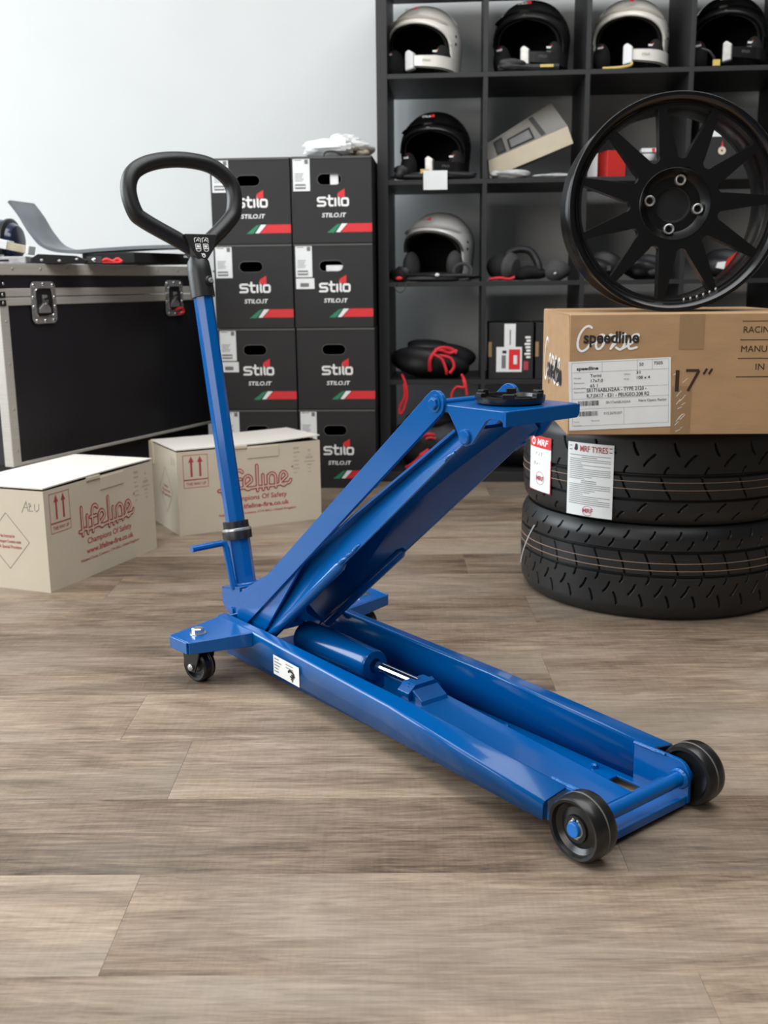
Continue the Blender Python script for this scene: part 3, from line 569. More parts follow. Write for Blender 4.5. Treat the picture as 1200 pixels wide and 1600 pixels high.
# ------------------------------------------------------------------ tyres
def tyre_mesh(per):
    R, Wd = 0.30, 0.193; nseg, nz = per*44, 110
    prof_z = np.linspace(0, Wd, nz+1)
    t = prof_z/Wd
    e = np.minimum(t, 1-t)
    rad = R - 0.014*np.clip(1-e/0.16, 0, 1)**2.2 - 0.003*np.clip(1-e/0.5, 0, 1)
    th = np.arange(nseg)*2*np.pi/nseg
    Z, TH = np.meshgrid(prof_z, th, indexing='ij'); T_ = Z/Wd
    depth = np.zeros_like(Z)
    for g, hw in ((0.735, 0.0018), (0.478, 0.0022)):
        dz = np.abs(T_-g)*Wd; depth = np.maximum(depth, np.clip((hw+0.0009-dz)/0.0009, 0, 1))
    p = 2*np.pi/per
    slots = [(0.875, 0.945, 0.20, 0.36, 0.0010), (0.775, 0.850, 0.62, 0.80, 0.0012),
             (0.50, 0.715, 0.28, 0.02, 0.0007), (0.395, 0.465, 0.12, 0.20, 0.0011), (0.265, 0.375, 0.45, 0.70, 0.0013), (0.150, 0.270, 0.98, 0.86, 0.0011)]
    for a, b_, o0, o1, hw in slots:
        ax, az, bx_, bz = o0*p*R, a*Wd, o1*p*R, b_*Wd
        for sh in (-1, 0, 1):
            X = (np.mod(TH, p)+sh*p)*R; dx, dz = bx_-ax, bz-az; L2 = dx*dx+dz*dz
            u = np.clip(((X-ax)*dx+(Z-az)*dz)/L2, 0, 1)
            bow = 0.0016*np.sin(np.pi*u)
            D = np.hypot(X-ax-u*dx-bow, Z-az-u*dz)
            depth = np.maximum(depth, np.clip((hw+0.0009-D)/0.0009, 0, 1))
    RR = rad[:, None]-0.0070*depth
    V = np.stack([RR*np.cos(TH), RR*np.sin(TH), Z], -1).reshape(-1, 3)
    i = np.arange(nz)[:, None]*nseg; j = np.arange(nseg)[None, :]; jj = (j+1) % nseg
    F = np.stack([i+j, i+jj, i+nseg+jj, i+nseg+j], -1).reshape(-1, 4)
    # sidewalls and inner lining
    ring = [(0.2775, 0.0015), (0.2650, -0.0015), (0.2400, -0.002), (0.2280, 0.004), (0.2220, 0.014), (0.2260, 0.022), (0.2500, 0.015), (0.2800, 0.02), (0.2880, 0.05), (0.2880, Wd-0.05), (0.2800, Wd-0.02), (0.2500, Wd-0.015), (0.2260, Wd-0.022), (0.2220, Wd-0.014), (0.2280, Wd-0.004), (0.2400, Wd+0.002), (0.2650, Wd+0.0015), (0.2775, Wd-0.0015)]
    vs = [V]; base = len(V); n2 = nseg
    for r, z in ring: vs.append(np.stack([r*np.cos(th), r*np.sin(th), np.full(nseg, z)], -1))
    V = np.concatenate(vs); fs = [F]
    rows = [0]+[base+k*n2 for k in range(len(ring))]+[nz*nseg]
    for a, b_ in zip(rows, rows[1:]): fs.append(np.stack([b_+j[0], b_+jj[0], a+jj[0], a+j[0]], -1))
    F = np.concatenate(fs)
    me = bpy.data.meshes.new('tyre_carcass'); me.vertices.add(len(V)); me.vertices.foreach_set('co', V.ravel()); me.loops.add(F.size); me.loops.foreach_set('vertex_index', F.ravel().astype(np.int32))
    me.polygons.add(len(F)); me.polygons.foreach_set('loop_start', np.arange(0, F.size, 4, dtype=np.int32)); me.polygons.foreach_set('loop_total', np.full(len(F), 4, np.int32))
    me.update(calc_edges=True); me.validate(); me.polygons.foreach_set('use_smooth', [True]*len(F)); me.set_sharp_from_angle(angle=math.radians(38)); me.materials.append(MT['rubber']); return me
TC = (0.4525, 2.3325); tm = tyre_mesh(36); tm2 = tyre_mesh(24)
marks = MB()
for z in (0.193*0.545, 0.193*0.625): marks.lathe([(0.2996, z-0.0005), (0.3002, z-0.0005), (0.3002, z+0.0005), (0.2996, z+0.0005)], n=180, closed=True)
mk = marks.mesh('tread_stripe', 'tan', 40)
lower = T('tyre', 'lower slick-style black tyre standing flat on the floor', 'tyre', (TC[0], TC[1], 0.002), 0.1, 'stacked racing tyres')
link('carcass', tm, lower); link('tread_stripes', mk, lower)
MB().tube([(0.3003*math.cos(math.radians(a)), 0.3003*math.sin(math.radians(a)), 0.100+0.0055*(a-186)) for a in range(176, 197, 2)], 0.0012, 6).obj('chalk_line', 'paperw', lower)
upper = T('tyre', 'upper black tyre with two paper stickers carrying the cardboard wheel box', 'tyre', (TC[0]+0.003, TC[1]-0.004, 0.1995), 0.0, 'stacked racing tyres')
cu_ = link('carcass', tm2, upper); cu_.rotation_euler = (math.pi, 0, 0.42); cu_.location = (0, 0, 0.193)
cu2 = link('tread_stripes', mk, upper); cu2.rotation_euler = (math.pi, 0, 0.42); cu2.location = (0, 0, 0.193)
STA1, STA2 = -163.8, -138.0
def cyl_map(R, a0, z0):
    return lambda x, y, h=0.0: Vector(((R+h+0.0012)*math.cos(math.radians(a0)+x/R), (R+h+0.0012)*math.sin(math.radians(a0)+x/R), z0+y))
ps = cyl_map(0.30, STA1, 0.0370)
stk = fobj(rect(MB(), ps, -0.006, 0.084, 0.0, 0.118, 0, 10, 6), 'sticker', 'paper', upper, 'white sticker with red header')
fobj(rect(MB(), ps, -0.004, 0.084, 0.093, 0.1180, 0.0004, 10, 1), 'sticker_header', 'red', stk); text('MRF', 0.019, 'paperw', stk, ps, 0.030, 0.0990, bold=0.02, shear=0.2, h=0.0008, width=0.044)
b = MB(); ribbon(b, ps, arc(0.014, 0.1055, 0.007, 0.007, 0, 360, 12), 0.0035, 0.0008); fobj(b, 'sticker_emblem', 'paperw', stk)
b = MB(); ribbon(b, ps, [(-0.006, 0.0), (0.084, 0.0)], 0.003, 0.0005); ribbon(b, ps, [(0.084, 0.0), (0.084, 0.07)], 0.002, 0.0005); fobj(b, 'sticker_border', 'red', stk)
text('MRF', 0.014, 'redink', stk, ps, 0.044, 0.023, 'CENTER', 0.02, h=0.0006, width=0.030); b = MB(); ribbon(b, ps, arc(0.044, 0.028, 0.017, 0.014, 0, 360, 20), 0.0008, 0.0005); fobj(b, 'sticker_ring', 'redink', stk)
b = MB()
for p in ([(.025, .076), (.027, .083), (.032, .082)], [(.038, .076), (.040, .083)], [(.046, .083), (.052, .083), (.048, .076)], [(.016, .056), (.019, .062), (.024, .061), (.021, .055)], [(.028, .056), (.036, .060)], [(.042, .056), (.044, .061)]): ribbon(b, ps, p, 0.0009, 0.0005)
fobj(b, 'handwriting', 'inkg', stk)
ps2 = cyl_map(0.30, STA2, 0.0065)
st2 = fobj(rect(MB(), ps2, 0.0, 0.1055, 0.0, 0.1500, 0, 12, 8), 'sticker', 'paper', upper, 'white printed paper sticker headed MRF TYRES')
text('MRF TYRES', 0.0170, 'redink', st2, ps2, 0.030, 0.1325, bold=0.015, h=0.0006, width=0.062)
b = MB(); rect(b, ps2, 0.005, 0.011, 0.142, 0.1435, 0.0005); rect(b, ps2, 0.005, 0.011, 0.134, 0.1355, 0.0005); rect(b, ps2, 0.096, 0.102, 0.142, 0.1435, 0.0005); rect(b, ps2, 0.096, 0.102, 0.134, 0.1355, 0.0005); flat(b, ps2, [(0.016, 0.135), (0.021, 0.133), (0.025, 0.136), (0.024, 0.146), (0.019, 0.1475)], 0.0005); fobj(b, 'print_marks', 'ink', st2)
b = MB(); pr = random.Random(9)
for i in range(26):
    y = 0.1240-0.0040*i
    if i in (1, 13, 14): 
        rect(b, ps2, 0.035, 0.070, y, y+0.0014, 0.0005, 4, 1); continue
    rect(b, ps2, 0.006, 0.006+0.094*(1.0 if pr.random() < 0.65 else pr.uniform(0.3, 0.9)), y, y+0.0012, 0.0005, 8, 1)
fobj(b, 'print_lines', 'inkg', st2); text('MRF', 0.013, 'redink', st2, ps2, 0.052, 0.0075, 'CENTER', 0.02, h=0.0006, width=0.024)
b = MB(); ribbon(b, ps2, arc(0.052, 0.0115, 0.012, 0.010, 20, 320, 16), 0.0009, 0.0005); fobj(b, 'sticker_ring', 'redink', st2)

# ------------------------------------------------------------------ brown wheel carton
BX = (0.2078, 1.9327, 0.3960); BL, BW_, BH = 0.44, 0.44, 0.2190
cb = T('cardboard_box', 'large brown cardboard wheel carton lying on the stacked tyres', 'cardboard box', BX, 0.0252)
b = MB(); th = 0.005
b.box(0, BL, 0, th, 0, BH); b.box(0, BL, BW_-th, BW_, 0, BH); b.box(0, th, th, BW_-th, 0, BH); b.box(BL-th, BL, th, BW_-th, 0, BH); b.box(th, BL-th, th, BW_-th, 0, 0.005)
b.obj('body', 'carton', cb, smooth=0, bevel=0.0015)
for y0, y1 in ((0.0005, BW_/2-0.0015), (BW_/2+0.0015, BW_-0.0005)):
    MB().box(0.001, BL-0.001, y0, y1, BH-0.003, BH+0.0005).obj('top_flap', 'carton', cb, smooth=0, bevel=0.001)
k_ = 0.00117
def fx(u): return (u-889)*k_
def fz(v, u=1000): return (681.3-0.004*(u-889)-v)*k_
pf = plane((0, 0, 0), (1, 0, 0), (0, 0, 1))
def corso(pf, x0, y0, sx, sy, parent, wd):
    b = MB()
    st = [arc(0.30, 0.48, 0.30, 0.52, 60, 330, 18)+[(0.75, 0.30)], arc(0.98, 0.34, 0.17, 0.30, 0, 360, 14), [(1.12, 0.25), (1.32, 0.62), (1.42, 0.60), (1.60, 0.55), (1.50, 0.05)],
          [(1.50, 0.05), (1.75, 0.45), (1.95, 0.66), (2.05, 0.30), (1.95, 0.02), (1.72, 0.10)], [(2.0, 0.05), (2.35, 0.30), (2.55, 0.60), (2.35, 0.62), (2.20, 0.35), (2.30, 0.05), (2.6, 0.10)]]
    st = st[:1]+[[(p[0]+0.0, p[1]) for p in q] for q in st[1:]]
    for p in st:
        q = [(v.x, v.y) for v in catmull([(x, y, 0) for x, y in p], 3)]
        q = [(x0+(x+0.25*y)*sx, y0+y*sy) for x, y in q]; ribbon(b, pf, q, wd, 0.0004)
    return fobj(b, 'script_logo', 'paperw', parent, 'white script logo')
corso(pf, fx(898), fz(548), 0.0420, 0.0430, cb, 0.0042)
text('speedline', 0.0290, 'ink', cb, pf, fx(910), fz(537), bold=0.03, width=0.100, h=0.0010)
plf = plane((0, BW_, 0), (0, -1, 0), (0, 0, 1))
corso(plf, 0.03, 0.075, 0.105, 0.085, cb, 0.0070); text('speedline', 0.060, 'ink', cb, plf, 0.10, 0.082, bold=0.03, width=0.24, h=0.0010)
lb = plane(pf(fx(892), fz(674), 0.0), Vector((1, 0, 0.040)), Vector((-0.040, 0, 1)))
lab = fobj(rect(MB(), lb, 0, 0.1850, 0, 0.1265, 0.0006), 'shipping_label', 'paper', cb, 'white shipping label with black print')
def LX(x): return (x-80)/1060*0.1850
def LY(y): return (757-y)/722*0.1265
b = MB(); outline(b, lb, LX(115), LX(1118), LY(712), LY(50), 0.0004, 0.0009)
for y in (152, 320, 428, 535): ribbon(b, lb, [(LX(115), LY(y)), (LX(1118), LY(y+0))], 0.0004, 0.0009, False)
for x, y0, y1 in ((430, 50, 152), (795, 50, 152), (950, 50, 152), (655, 535, 712)): ribbon(b, lb, [(LX(x), LY(y0)), (LX(x), LY(y1))], 0.0004, 0.0009, False)
fobj(b, 'ruling', 'inkg', lab)
for s_, x, y, hh, wd, mt, bo in (('speedline', 165, 128, 36, 225, 'ink', .03), ('50', 812, 110, 34, 44, 'ink', .012), ('7505', 962, 104, 34, 92, 'ink', .012), ('Torini', 305, 205, 34, 115, 'ink', .012), ('31', 780, 192, 34, 42, 'ink', .012), ('17x7,0', 303, 258, 34, 125, 'ink', .012), ('108 x 4', 780, 246, 34, 136, 'ink', .012), ('65 1', 303, 310, 34, 78, 'ink', .012),
      ('SR1716ABLN2AA - TYPE 2120 -', 265, 360, 40, 622, 'ink', .012), ('R.7,0X17 - E31 - PEUGEO.208 R2', 265, 418, 40, 648, 'ink', .012), ('SR1716ABLN2AA', 465, 488, 28, 258, 'inkg', .012), ('Nero Opaco Racing', 805, 482, 28, 290, 'inkg', .02), ('012.2670.037', 445, 602, 28, 190, 'inkg', .012),
      ('Model', 135, 218, 18, 72, 'inkg', 0), ('Dimension', 135, 268, 18, 108, 'inkg', 0), ('Centre Bore', 135, 322, 18, 122, 'inkg', 0), ('Description', 135, 364, 18, 112, 'inkg', 0), ('Offset', 655, 198, 18, 65, 'inkg', 0), ('PCD', 655, 250, 18, 50, 'inkg', 0), ('Lotto', 130, 675, 16, 55, 'inkg', 0), ('Quantity', 310, 668, 16, 88, 'inkg', 0), ('Fornitore', 130, 714, 16, 75, 'inkg', 0)):
    text(s_, hh/722*0.1265*1.35, mt, lab, lb, LX(x), LY(y), bold=bo, width=wd/1060*0.1850, h=0.0010)
for x0, x1, y0, y1 in ((175, 395, 450, 502), (175, 382, 560, 610)):
    b = MB(); pr = random.Random(x1); x = x0
    while x < x1:
        wd = pr.choice((3, 4, 6, 9)); rect(b, lb, LX(x), LX(min(x+wd, x1)), LY(y1), LY(y0), 0.0010); x += wd+pr.choice((3, 4, 5, 7))
    fobj(b, 'barcode', 'ink', lab)
fobj(rect(MB(), pf, fx(1057), fx(1095), fz(548), BH-0.001, 0.0005), 'parcel_tape', 'tape', cb, 'darker strip of parcel tape'); fobj(rect(MB(), pf, fx(1050), fx(1080), 0.001, fz(605), 0.0005), 'parcel_tape', 'tape', cb, 'darker strip of parcel tape')
b = MB(); ribbon(b, pf, [(fx(1057), fz(613)), (fx(1057), fz(580))], 0.0068, 0.0009, False); ribbon(b, pf, [(fx(1070), fz(580.5)), (fx(1090), fz(580.5)), (fx(1074), fz(612.5))], 0.0048, 0.0009, False)
for x in (1097, 1105): ribbon(b, pf, [(fx(x), fz(586.5)), (fx(x+5), fz(578))], 0.0040, 0.0009, False)
fobj(b, 'size_print', 'inkb', cb, 'dark printed 17 inch figure')
b = MB()
for v, u in ((505.8, 1152), (534.2, 1150), (562.6, 1148), (591, 1147)): ribbon(b, pf, [(fx(u), fz(v)), (fx(1262), fz(v))], 0.0014, 0.0005, False)
fobj(b, 'printed_lines', 'inkb', cb)
text('RACING', 0.0165, 'inkb', cb, pf, fx(1153.5), fz(523.5), width=0.0570); text('MANUFACTURED', 0.0165, 'inkb', cb, pf, fx(1151.5), fz(552.8), width=0.128); text('IN ITALY', 0.0165, 'inkb', cb, pf, fx(1175), fz(580.3), width=0.068)
b = MB(); pr = random.Random(2)
for i in range(16):
    x = pr.uniform(1050, 1066); y = pr.uniform(585, 676); ribbon(b, pf, [(fx(x), fz(y)), (fx(x+pr.uniform(3, 9)), fz(y-pr.uniform(2, 9)))], 0.0008, 0.0007, False)
fobj(b, 'tape_crease', 'paperw', cb)

# ------------------------------------------------------------------ alloy wheel
WR = 0.197; wc = Vector((0.408, 2.035, 0.6150+WR+0.0005))
whl = T('alloy_wheel', 'black eleven-spoke alloy wheel standing on the cardboard carton', 'wheel', (wc.x, wc.y, wc.z-WR), 0.0)
wo = Vector((0, 0, WR))
MB().lathe([(0.178, 0.014), (0.1845, 0.004), (0.1895, 0.0), (0.1955, 0.0), (WR, 0.003), (WR, 0.010), (0.1915, 0.014), (0.1890, 0.030), (0.1845, 0.038), (0.1790, 0.070), (0.1780, 0.120), (0.1850, 0.150), (0.1880, 0.158), (WR, 0.164), (WR, 0.172), (0.194, 0.174),
            (0.184, 0.168), (0.175, 0.150), (0.171, 0.12), (0.171, 0.06)], wo, (0, 1, 0), 128, closed=True).obj('rim_barrel', 'rimgloss', whl)
ns = 11; wins = []
off = math.radians(100.3-16.4)
for k in range(ns):
    a = off-k*2*math.pi/ns; hwid = math.radians(14.1); pts = []
    for i in range(9): t = a-hwid+2*hwid*i/8; pts.append((0.1735*math.cos(t), 0.1735*math.sin(t)))
    ci = 0.0915
    for i in range(9):
        t = a+math.pi/2+math.pi*i/8; pts.append((ci*math.cos(a)+0.0098*math.cos(t), ci*math.sin(a)+0.0098*math.sin(t)))
    wins.append([(x, z+WR) for x, z in pts])
circ = lambda r, n=96: [(r*math.cos(2*math.pi*i/n), WR+r*math.sin(2*math.pi*i/n)) for i in range(n)]
MB().prism(circ(0.1795), 'y', 0.014, 0.046, holes=wins+[circ(0.064, 64)]).obj('spoke_face', 'rimblk', whl, smooth=30, bevel=0.003, seg=2)
MB().lathe([(0.0665, 0.015), (0.0645, 0.013), (0.0560, 0.026), (0.0500, 0.031), (0.0330, 0.0315), (0.0325, 0.060), (0.060, 0.062), (0.066, 0.05)], wo, (0, 1, 0), 64, closed=True).obj('hub_dish', 'rimblk', whl)
MB().lathe([(0, 0.042), (0.0322, 0.042), (0.0326, 0.038), (0.030, 0.0385), (0.029, 0.0400), (0.0, 0.0405)], wo, (0, 1, 0), 48).obj('centre_cap', 'blackpl', whl)
for a in (76.5, 171, 261, 349):
    q = wo+Vector((0.0452*math.cos(math.radians(a)), 0, 0.0452*math.sin(math.radians(a))))
    bs = MB().lathe([(0.0062, 0.040), (0.0062, 0.0245), (0.0085, 0.0215), (0.0098, 0.0225), (0.0105, 0.0300), (0.0105, 0.040)], q, (0, 1, 0), 24, closed=True).obj('bolt_seat', 'steel', whl)
    MB().lathe([(0, 0.0335), (0.0064, 0.0335), (0.0064, 0.036)], q, (0, 1, 0), 16).obj('bolt_hole', 'dark', bs)
for a in range(6):
    t = math.radians(-62-4.0*a); MB().ball((0.1765*math.cos(t), 0.0125, WR+0.1765*math.sin(t)), (0.0022, 0.0008, 0.0030), 8, 5).obj('cast_mark', 'steel', whl)

# ------------------------------------------------------------------ flight case
cz0, cz1 = 0.163, 0.742
cu_v = Vector((0.3453, 0.9385, 0)); CL = 1.075; CD = 0.52
co = Vector((-1.2746, 2.9196, 0))-cu_v*0.012
case = T('flight_case', 'large black flight case with aluminium edging and steel latches', 'flight case', co, math.atan2(cu_v.y, cu_v.x))
MB().box(0.003, CL-0.003, 0.003, CD-0.003, cz0+0.004, 0.645).obj('body', 'lam', case, smooth=0)
MB().box(0.003, CL-0.003, 0.003, CD-0.003, 0.650, cz1-0.003).obj('lid', 'lam', case, smooth=0)
def edge(x0, x1, y0, y1, z0, z1, nm): return MB().box(x0, x1, y0, y1, z0, z1).obj(nm, 'alu', case, smooth=0, bevel=0.002)
edge(-0.001, CL+0.001, -0.001, 0.03, 0.709, cz1, 'top_edge'); edge(-0.001, CL+0.001, CD-0.03, CD+0.001, 0.709, cz1, 'top_edge')
edge(-0.001, 0.03, 0.0, CD, 0.708, cz1+0.0003, 'top_edge'); edge(CL-0.03, CL+0.001, 0.0, CD, 0.708, cz1+0.0003, 'top_edge')
for z0, z1 in ((0.6485, 0.672), (0.6235, 0.6465)):
    edge(-0.002, CL+0.002, -0.002, 0.012, z0, z1, 'joint_edge'); edge(-0.002, CL+0.002, CD-0.012, CD+0.002, z0, z1, 'joint_edge'); edge(-0.0022, 0.012, 0.0, CD, z0, z1, 'joint_edge')
edge(-0.0015, 0.032, -0.0015, 0.004, cz0, 0.6235, 'corner_edge'); edge(-0.0018, 0.004, -0.001, 0.032, cz0, 0.6235, 'corner_edge'); edge(CL-0.032, CL+0.0015, -0.0015, 0.004, cz0, 0.6235, 'corner_edge')
edge(0.0, CL, -0.001, 0.02, cz0, cz0+0.010, 'bottom_edge')
for i in range(10): MB().ball((0.06+0.115*i, -0.001, 0.7260), (0.0045, 0.0016, 0.0045), 10, 6).obj('rivet', 'steel', case)
for z in (0.21, 0.33, 0.46, 0.58): MB().ball((0.018, -0.0015, z), (0.004, 0.0016, 0.004), 10, 6).obj('rivet', 'steel', case)
def latch(x, z, label):
    w_, h_ = 0.104, 0.122
    L_ = bpy.data.objects.new('latch', None); COL.objects.link(L_); L_.parent = case; L_.location = (x, 0, z); L_['label'] = label
    def rr(w, h, r, n=5):
        o = []
        for cx, cz, a0 in ((w/2-r, h/2-r, 0), (-w/2+r, h/2-r, 90), (-w/2+r, -h/2+r, 180), (w/2-r, -h/2+r, 270)):
            for i in range(n+1): t = math.radians(a0+90*i/n); o.append((cx+r*math.cos(t), cz+r*math.sin(t)))
        return o
    MB().prism(rr(w_, h_, 0.018), 'y', -0.0050, -0.0022, holes=[rr(w_-0.032, h_-0.040, 0.008)]).obj('flange', 'steel', L_, smooth=0, bevel=0.0008)
    MB().prism(rr(w_-0.030, h_-0.038, 0.008), 'y', -0.0036, -0.0022).obj('recess', 'blackpl', L_, smooth=0)
    MB().tube([Vector((px, -0.0060, pz)) for px, pz in rr(w_-0.034, h_-0.042, 0.010)], 0.0022, 8, closed=True).obj('recess_rim', 'chrome', L_)
    MB().prism([(-0.026, -0.030), (0.022, -0.030), (0.022, -0.018), (0.010, -0.004), (0.010, 0.022), (-0.008, 0.022), (-0.008, -0.004), (-0.026, -0.018)], 'y', -0.0095, -0.004).obj('butterfly_plate', 'steel', L_, smooth=0, bevel=0.001)
    MB().lathe([(0.010, 0), (0.010, 0.003), (0.004, 0.006), (0, 0.006)], (0, -0.0095, 0.004), (0, -1, 0), 16).obj('twist_boss', 'chrome', L_)
    MB().prism([(-0.012, 0.006), (0.012, 0.010), (0.014, 0.016), (-0.010, 0.013)], 'y', -0.0150, -0.0095).obj('twist_wing', 'chrome', L_, smooth=0, bevel=0.001)
    for px, pz in ((-0.040, 0.050), (0, 0.053), (0.040, 0.050), (-0.045, 0.015), (0.045, 0.015), (-0.045, -0.012), (0.045, -0.012), (-0.036, -0.052), (0, -0.053), (0.036, -0.052)):
        MB().ball((px, -0.0050, pz), (0.0055, 0.0030, 0.0055), 10, 6).obj('rivet', 'chrome', L_)
    return L_
latch(0.175, 0.630, 'steel butterfly latch'); l2 = latch(0.833, 0.632, 'steel butterfly latch with a red mark')
MB().tube(catmull([(0.83, -0.012, 0.592), (0.865, -0.012, 0.597), (0.872, -0.012, 0.582), (0.845, -0.012, 0.576)], 5), 0.0042, 8).obj('red_tie', 'red', case)
for z in (0.655, 0.632): MB().box(-0.004, 0.022, -0.0045, -0.0015, z-0.008, z+0.008).obj('corner_plate', 'blackpl', case, smooth=0, bevel=0.001); MB().ball((0.010, -0.0045, z), (0.0042, 0.002, 0.0042), 10, 6).obj('rivet', 'chrome', case)
MB().prism([(-0.003, 0.706), (-0.003, 0.676), (0.028, 0.676), (0.024, 0.692), (0.006, 0.708)], 'y', -0.0045, 0.0).obj('corner_plate', 'blackpl', case, smooth=0, bevel=0.001); MB().ball((0.016, -0.0045, 0.685), (0.0042, 0.002, 0.0042), 10, 6).obj('rivet', 'chrome', case)
MB().box(0.03, CL-0.02, 0.028, CD-0.03, -0.0528, cz0+0.005).obj('under_case_shade', 'lam', case, smooth=0)  # black block added to keep the space under the case dark

# things lying on the case
def sheet(name, path, y0, y1, th, ma, skew=0.0):
    P = catmull([(a, 0, b) for a, b in path], 6); vs = []; fs = []; n = len(P)
    for i, p in enumerate(P):
        t = (P[min(i+1, n-1)]-P[max(i-1, 0)]).normalized(); nn = Vector((-t.z, 0, t.x))*th
        k = skew*i/n
        vs += [(p.x, y0+k, p.z), (p.x+0.02, y1+k, p.z), (p.x+nn.x, y0+k, p.z+nn.z), (p.x+0.02+nn.x, y1+k, p.z+nn.z)]
    for i in range(n-1):
        a = 4*i; c = a+4; fs += [(a, c, c+1, a+1), (a+2, a+3, c+3, c+2), (a, a+2, c+2, c), (a+1, c+1, c+3, a+3)]
    fs += [(0, 1, 3, 2), (4*n-4, 4*n-2, 4*n-1, 4*n-3)]
    return MB().add(vs, fs).obj(name, ma, None, smooth=50)
def rel(o, base):
    me = o.data; me.transform(Matrix.Translation(-Vector(base))); o.location = base; return o
q = [at(u, v, y=3.28) for u, v in ((24, 318), (38, 338), (54, 366), (74, 388), (108, 396), (160, 393), (225, 389), (300, 387))]
sh = sheet('composite_panel', [(p.x, p.z) for p in q], 3.22, 3.36, 0.010, 'carbon', 0.06); sh.location = (0, 0, 0.0)
tag(sh, 'curved grey composite panel with one end bent up, lying on the flight case', 'panel')
p = at(160, 415, y=3.20)
bx_ = T('black_box', 'low black box under the right end of the curved grey panel', 'box', (-1.030, 3.375, cz1), 1.22)
MB().box(-0.14, 0.18, -0.11, 0.09, 0.0006, 0.034).obj('body', 'dark', bx_, smooth=0, bevel=0.004); fobj(rect(MB(), plane((0, -0.11, 0), (1, 0, 0), (0, 0, 1)), 0.12, 0.145, 0.022, 0.028), 'label', 'paper', bx_)
q0 = at(88, 410, z=cz1+0.002)
def on_case(u, v, h=0.0): # a point on the case top seen at that direction, for a thing h above it
    y = 3.2; return at(u, v, y=y)
nv = T('navy_shell', 'glossy dark blue rounded shell behind the white box at the left edge', 'shell', (-1.505, 3.33, cz1+0.001))
MB().lathe([(0.0, -0.13), (0.05, -0.125), (0.066, -0.10), (0.07, 0.0), (0.066, 0.10), (0.05, 0.125), (0.0, 0.13)], (0, 0, 0.078), (1, -0.1, -0.05), 32).obj('shell', 'navy', nv)
MB().lathe([(0.0665, 0.094), (0.0715, 0.096), (0.0715, 0.104), (0.062, 0.110)], (0, 0, 0.078), (1, -0.1, -0.05), 32).obj('trim_ring', 'blackpl', nv)
MB().box(-0.06, 0.06, -0.05, 0.05, 0, 0.02).obj('stand', 'blackpl', nv, smooth=0)
wb = T('white_carton', 'small white carton tilted over a silver tray on the flight case', 'box', (-1.352, 3.10, cz1+0.044), rot=(0, math.radians(12), 0.15))
MB().box(-0.06, 0.030, -0.03, 0.05, 0.004, 0.030).obj('body', 'paper', wb, smooth=0, bevel=0.002); MB().box(0.030, 0.085, -0.028, 0.048, 0.004, 0.026).obj('worn_sleeve', 'straw', wb, smooth=0, bevel=0.002); MB().box(0.085, 0.094, -0.03, 0.05, 0.002, 0.028).obj('end_cap', 'paper', wb, smooth=0, bevel=0.002)
tr = T('silver_tray', 'flat silver grey tray with a slotted front on the flight case', 'tray', (-1.345, 3.125, cz1+0.0005), 0.12)
MB().box(-0.10, 0.075, -0.05, 0.07, 0, 0.022).obj('body', 'plastic', tr, smooth=0, bevel=0.004); MB().box(-0.035, 0.025, -0.0515, -0.049, 0.008, 0.013).obj('slot', 'dark', tr, smooth=0); MB().box(-0.10, -0.02, -0.045, 0.06, 0.0222, 0.030).obj('folded_sheet', 'paper', tr, smooth=0)
bk = T('black_device', 'flat black device with small knobs beside the silver tray', 'device', (-1.185, 3.150, cz1+0.0005), 0.3)
MB().prism([(-0.075, 0), (0.075, 0), (0.080, 0.010), (0.05, 0.022), (-0.060, 0.028), (-0.082, 0.014)], 'y', -0.05, 0.05).obj('body', 'blackpl', bk, smooth=0, bevel=0.002)
for x, z in ((-0.05, 0.010), (0.0, 0.008), (0.05, 0.012)): MB().ball((x, -0.051, z), (0.005, 0.003, 0.004), 10, 6).obj('knob', 'steel', bk)
cl_ = T('metal_clamp', 'small steel clamp block beside the red strap on the flight case', 'clamp', (-1.085, 3.165, cz1+0.0005), 0.2)
MB().box(-0.022, 0.022, -0.012, 0.012, 0, 0.020).obj('block', 'pad', cl_, smooth=0, bevel=0.002); MB().ball((0.0, -0.013, 0.010), (0.007, 0.004, 0.007), 10, 6).obj('screw', 'chrome', cl_)
rs = T('red_strap', 'crumpled bright red strap on the front edge of the flight case', 'strap', (-1.035, 3.165, cz1+0.0005))
MB().tube(catmull([(-0.030, 0, 0.005), (-0.012, -0.004, 0.012), (0.006, 0.0, 0.006), (0.020, 0.003, 0.013), (0.034, 0, 0.004)], 5), 0.0048, 8).obj('webbing', 'red', rs)
MB().box(-0.03, 0.03, -0.004, 0.012, 0, 0.006).obj('fold', 'red', rs, smooth=0, bevel=0.002)

KC = 0.927
def nearer(o):
    o.location = (o.location.x*KC, o.location.y*KC, CAMH-(CAMH-o.location.z)*KC); o.scale = (KC, KC, KC)
for o in (case, sh, bx_, nv, wb, tr, bk, cl_, rs): nearer(o)

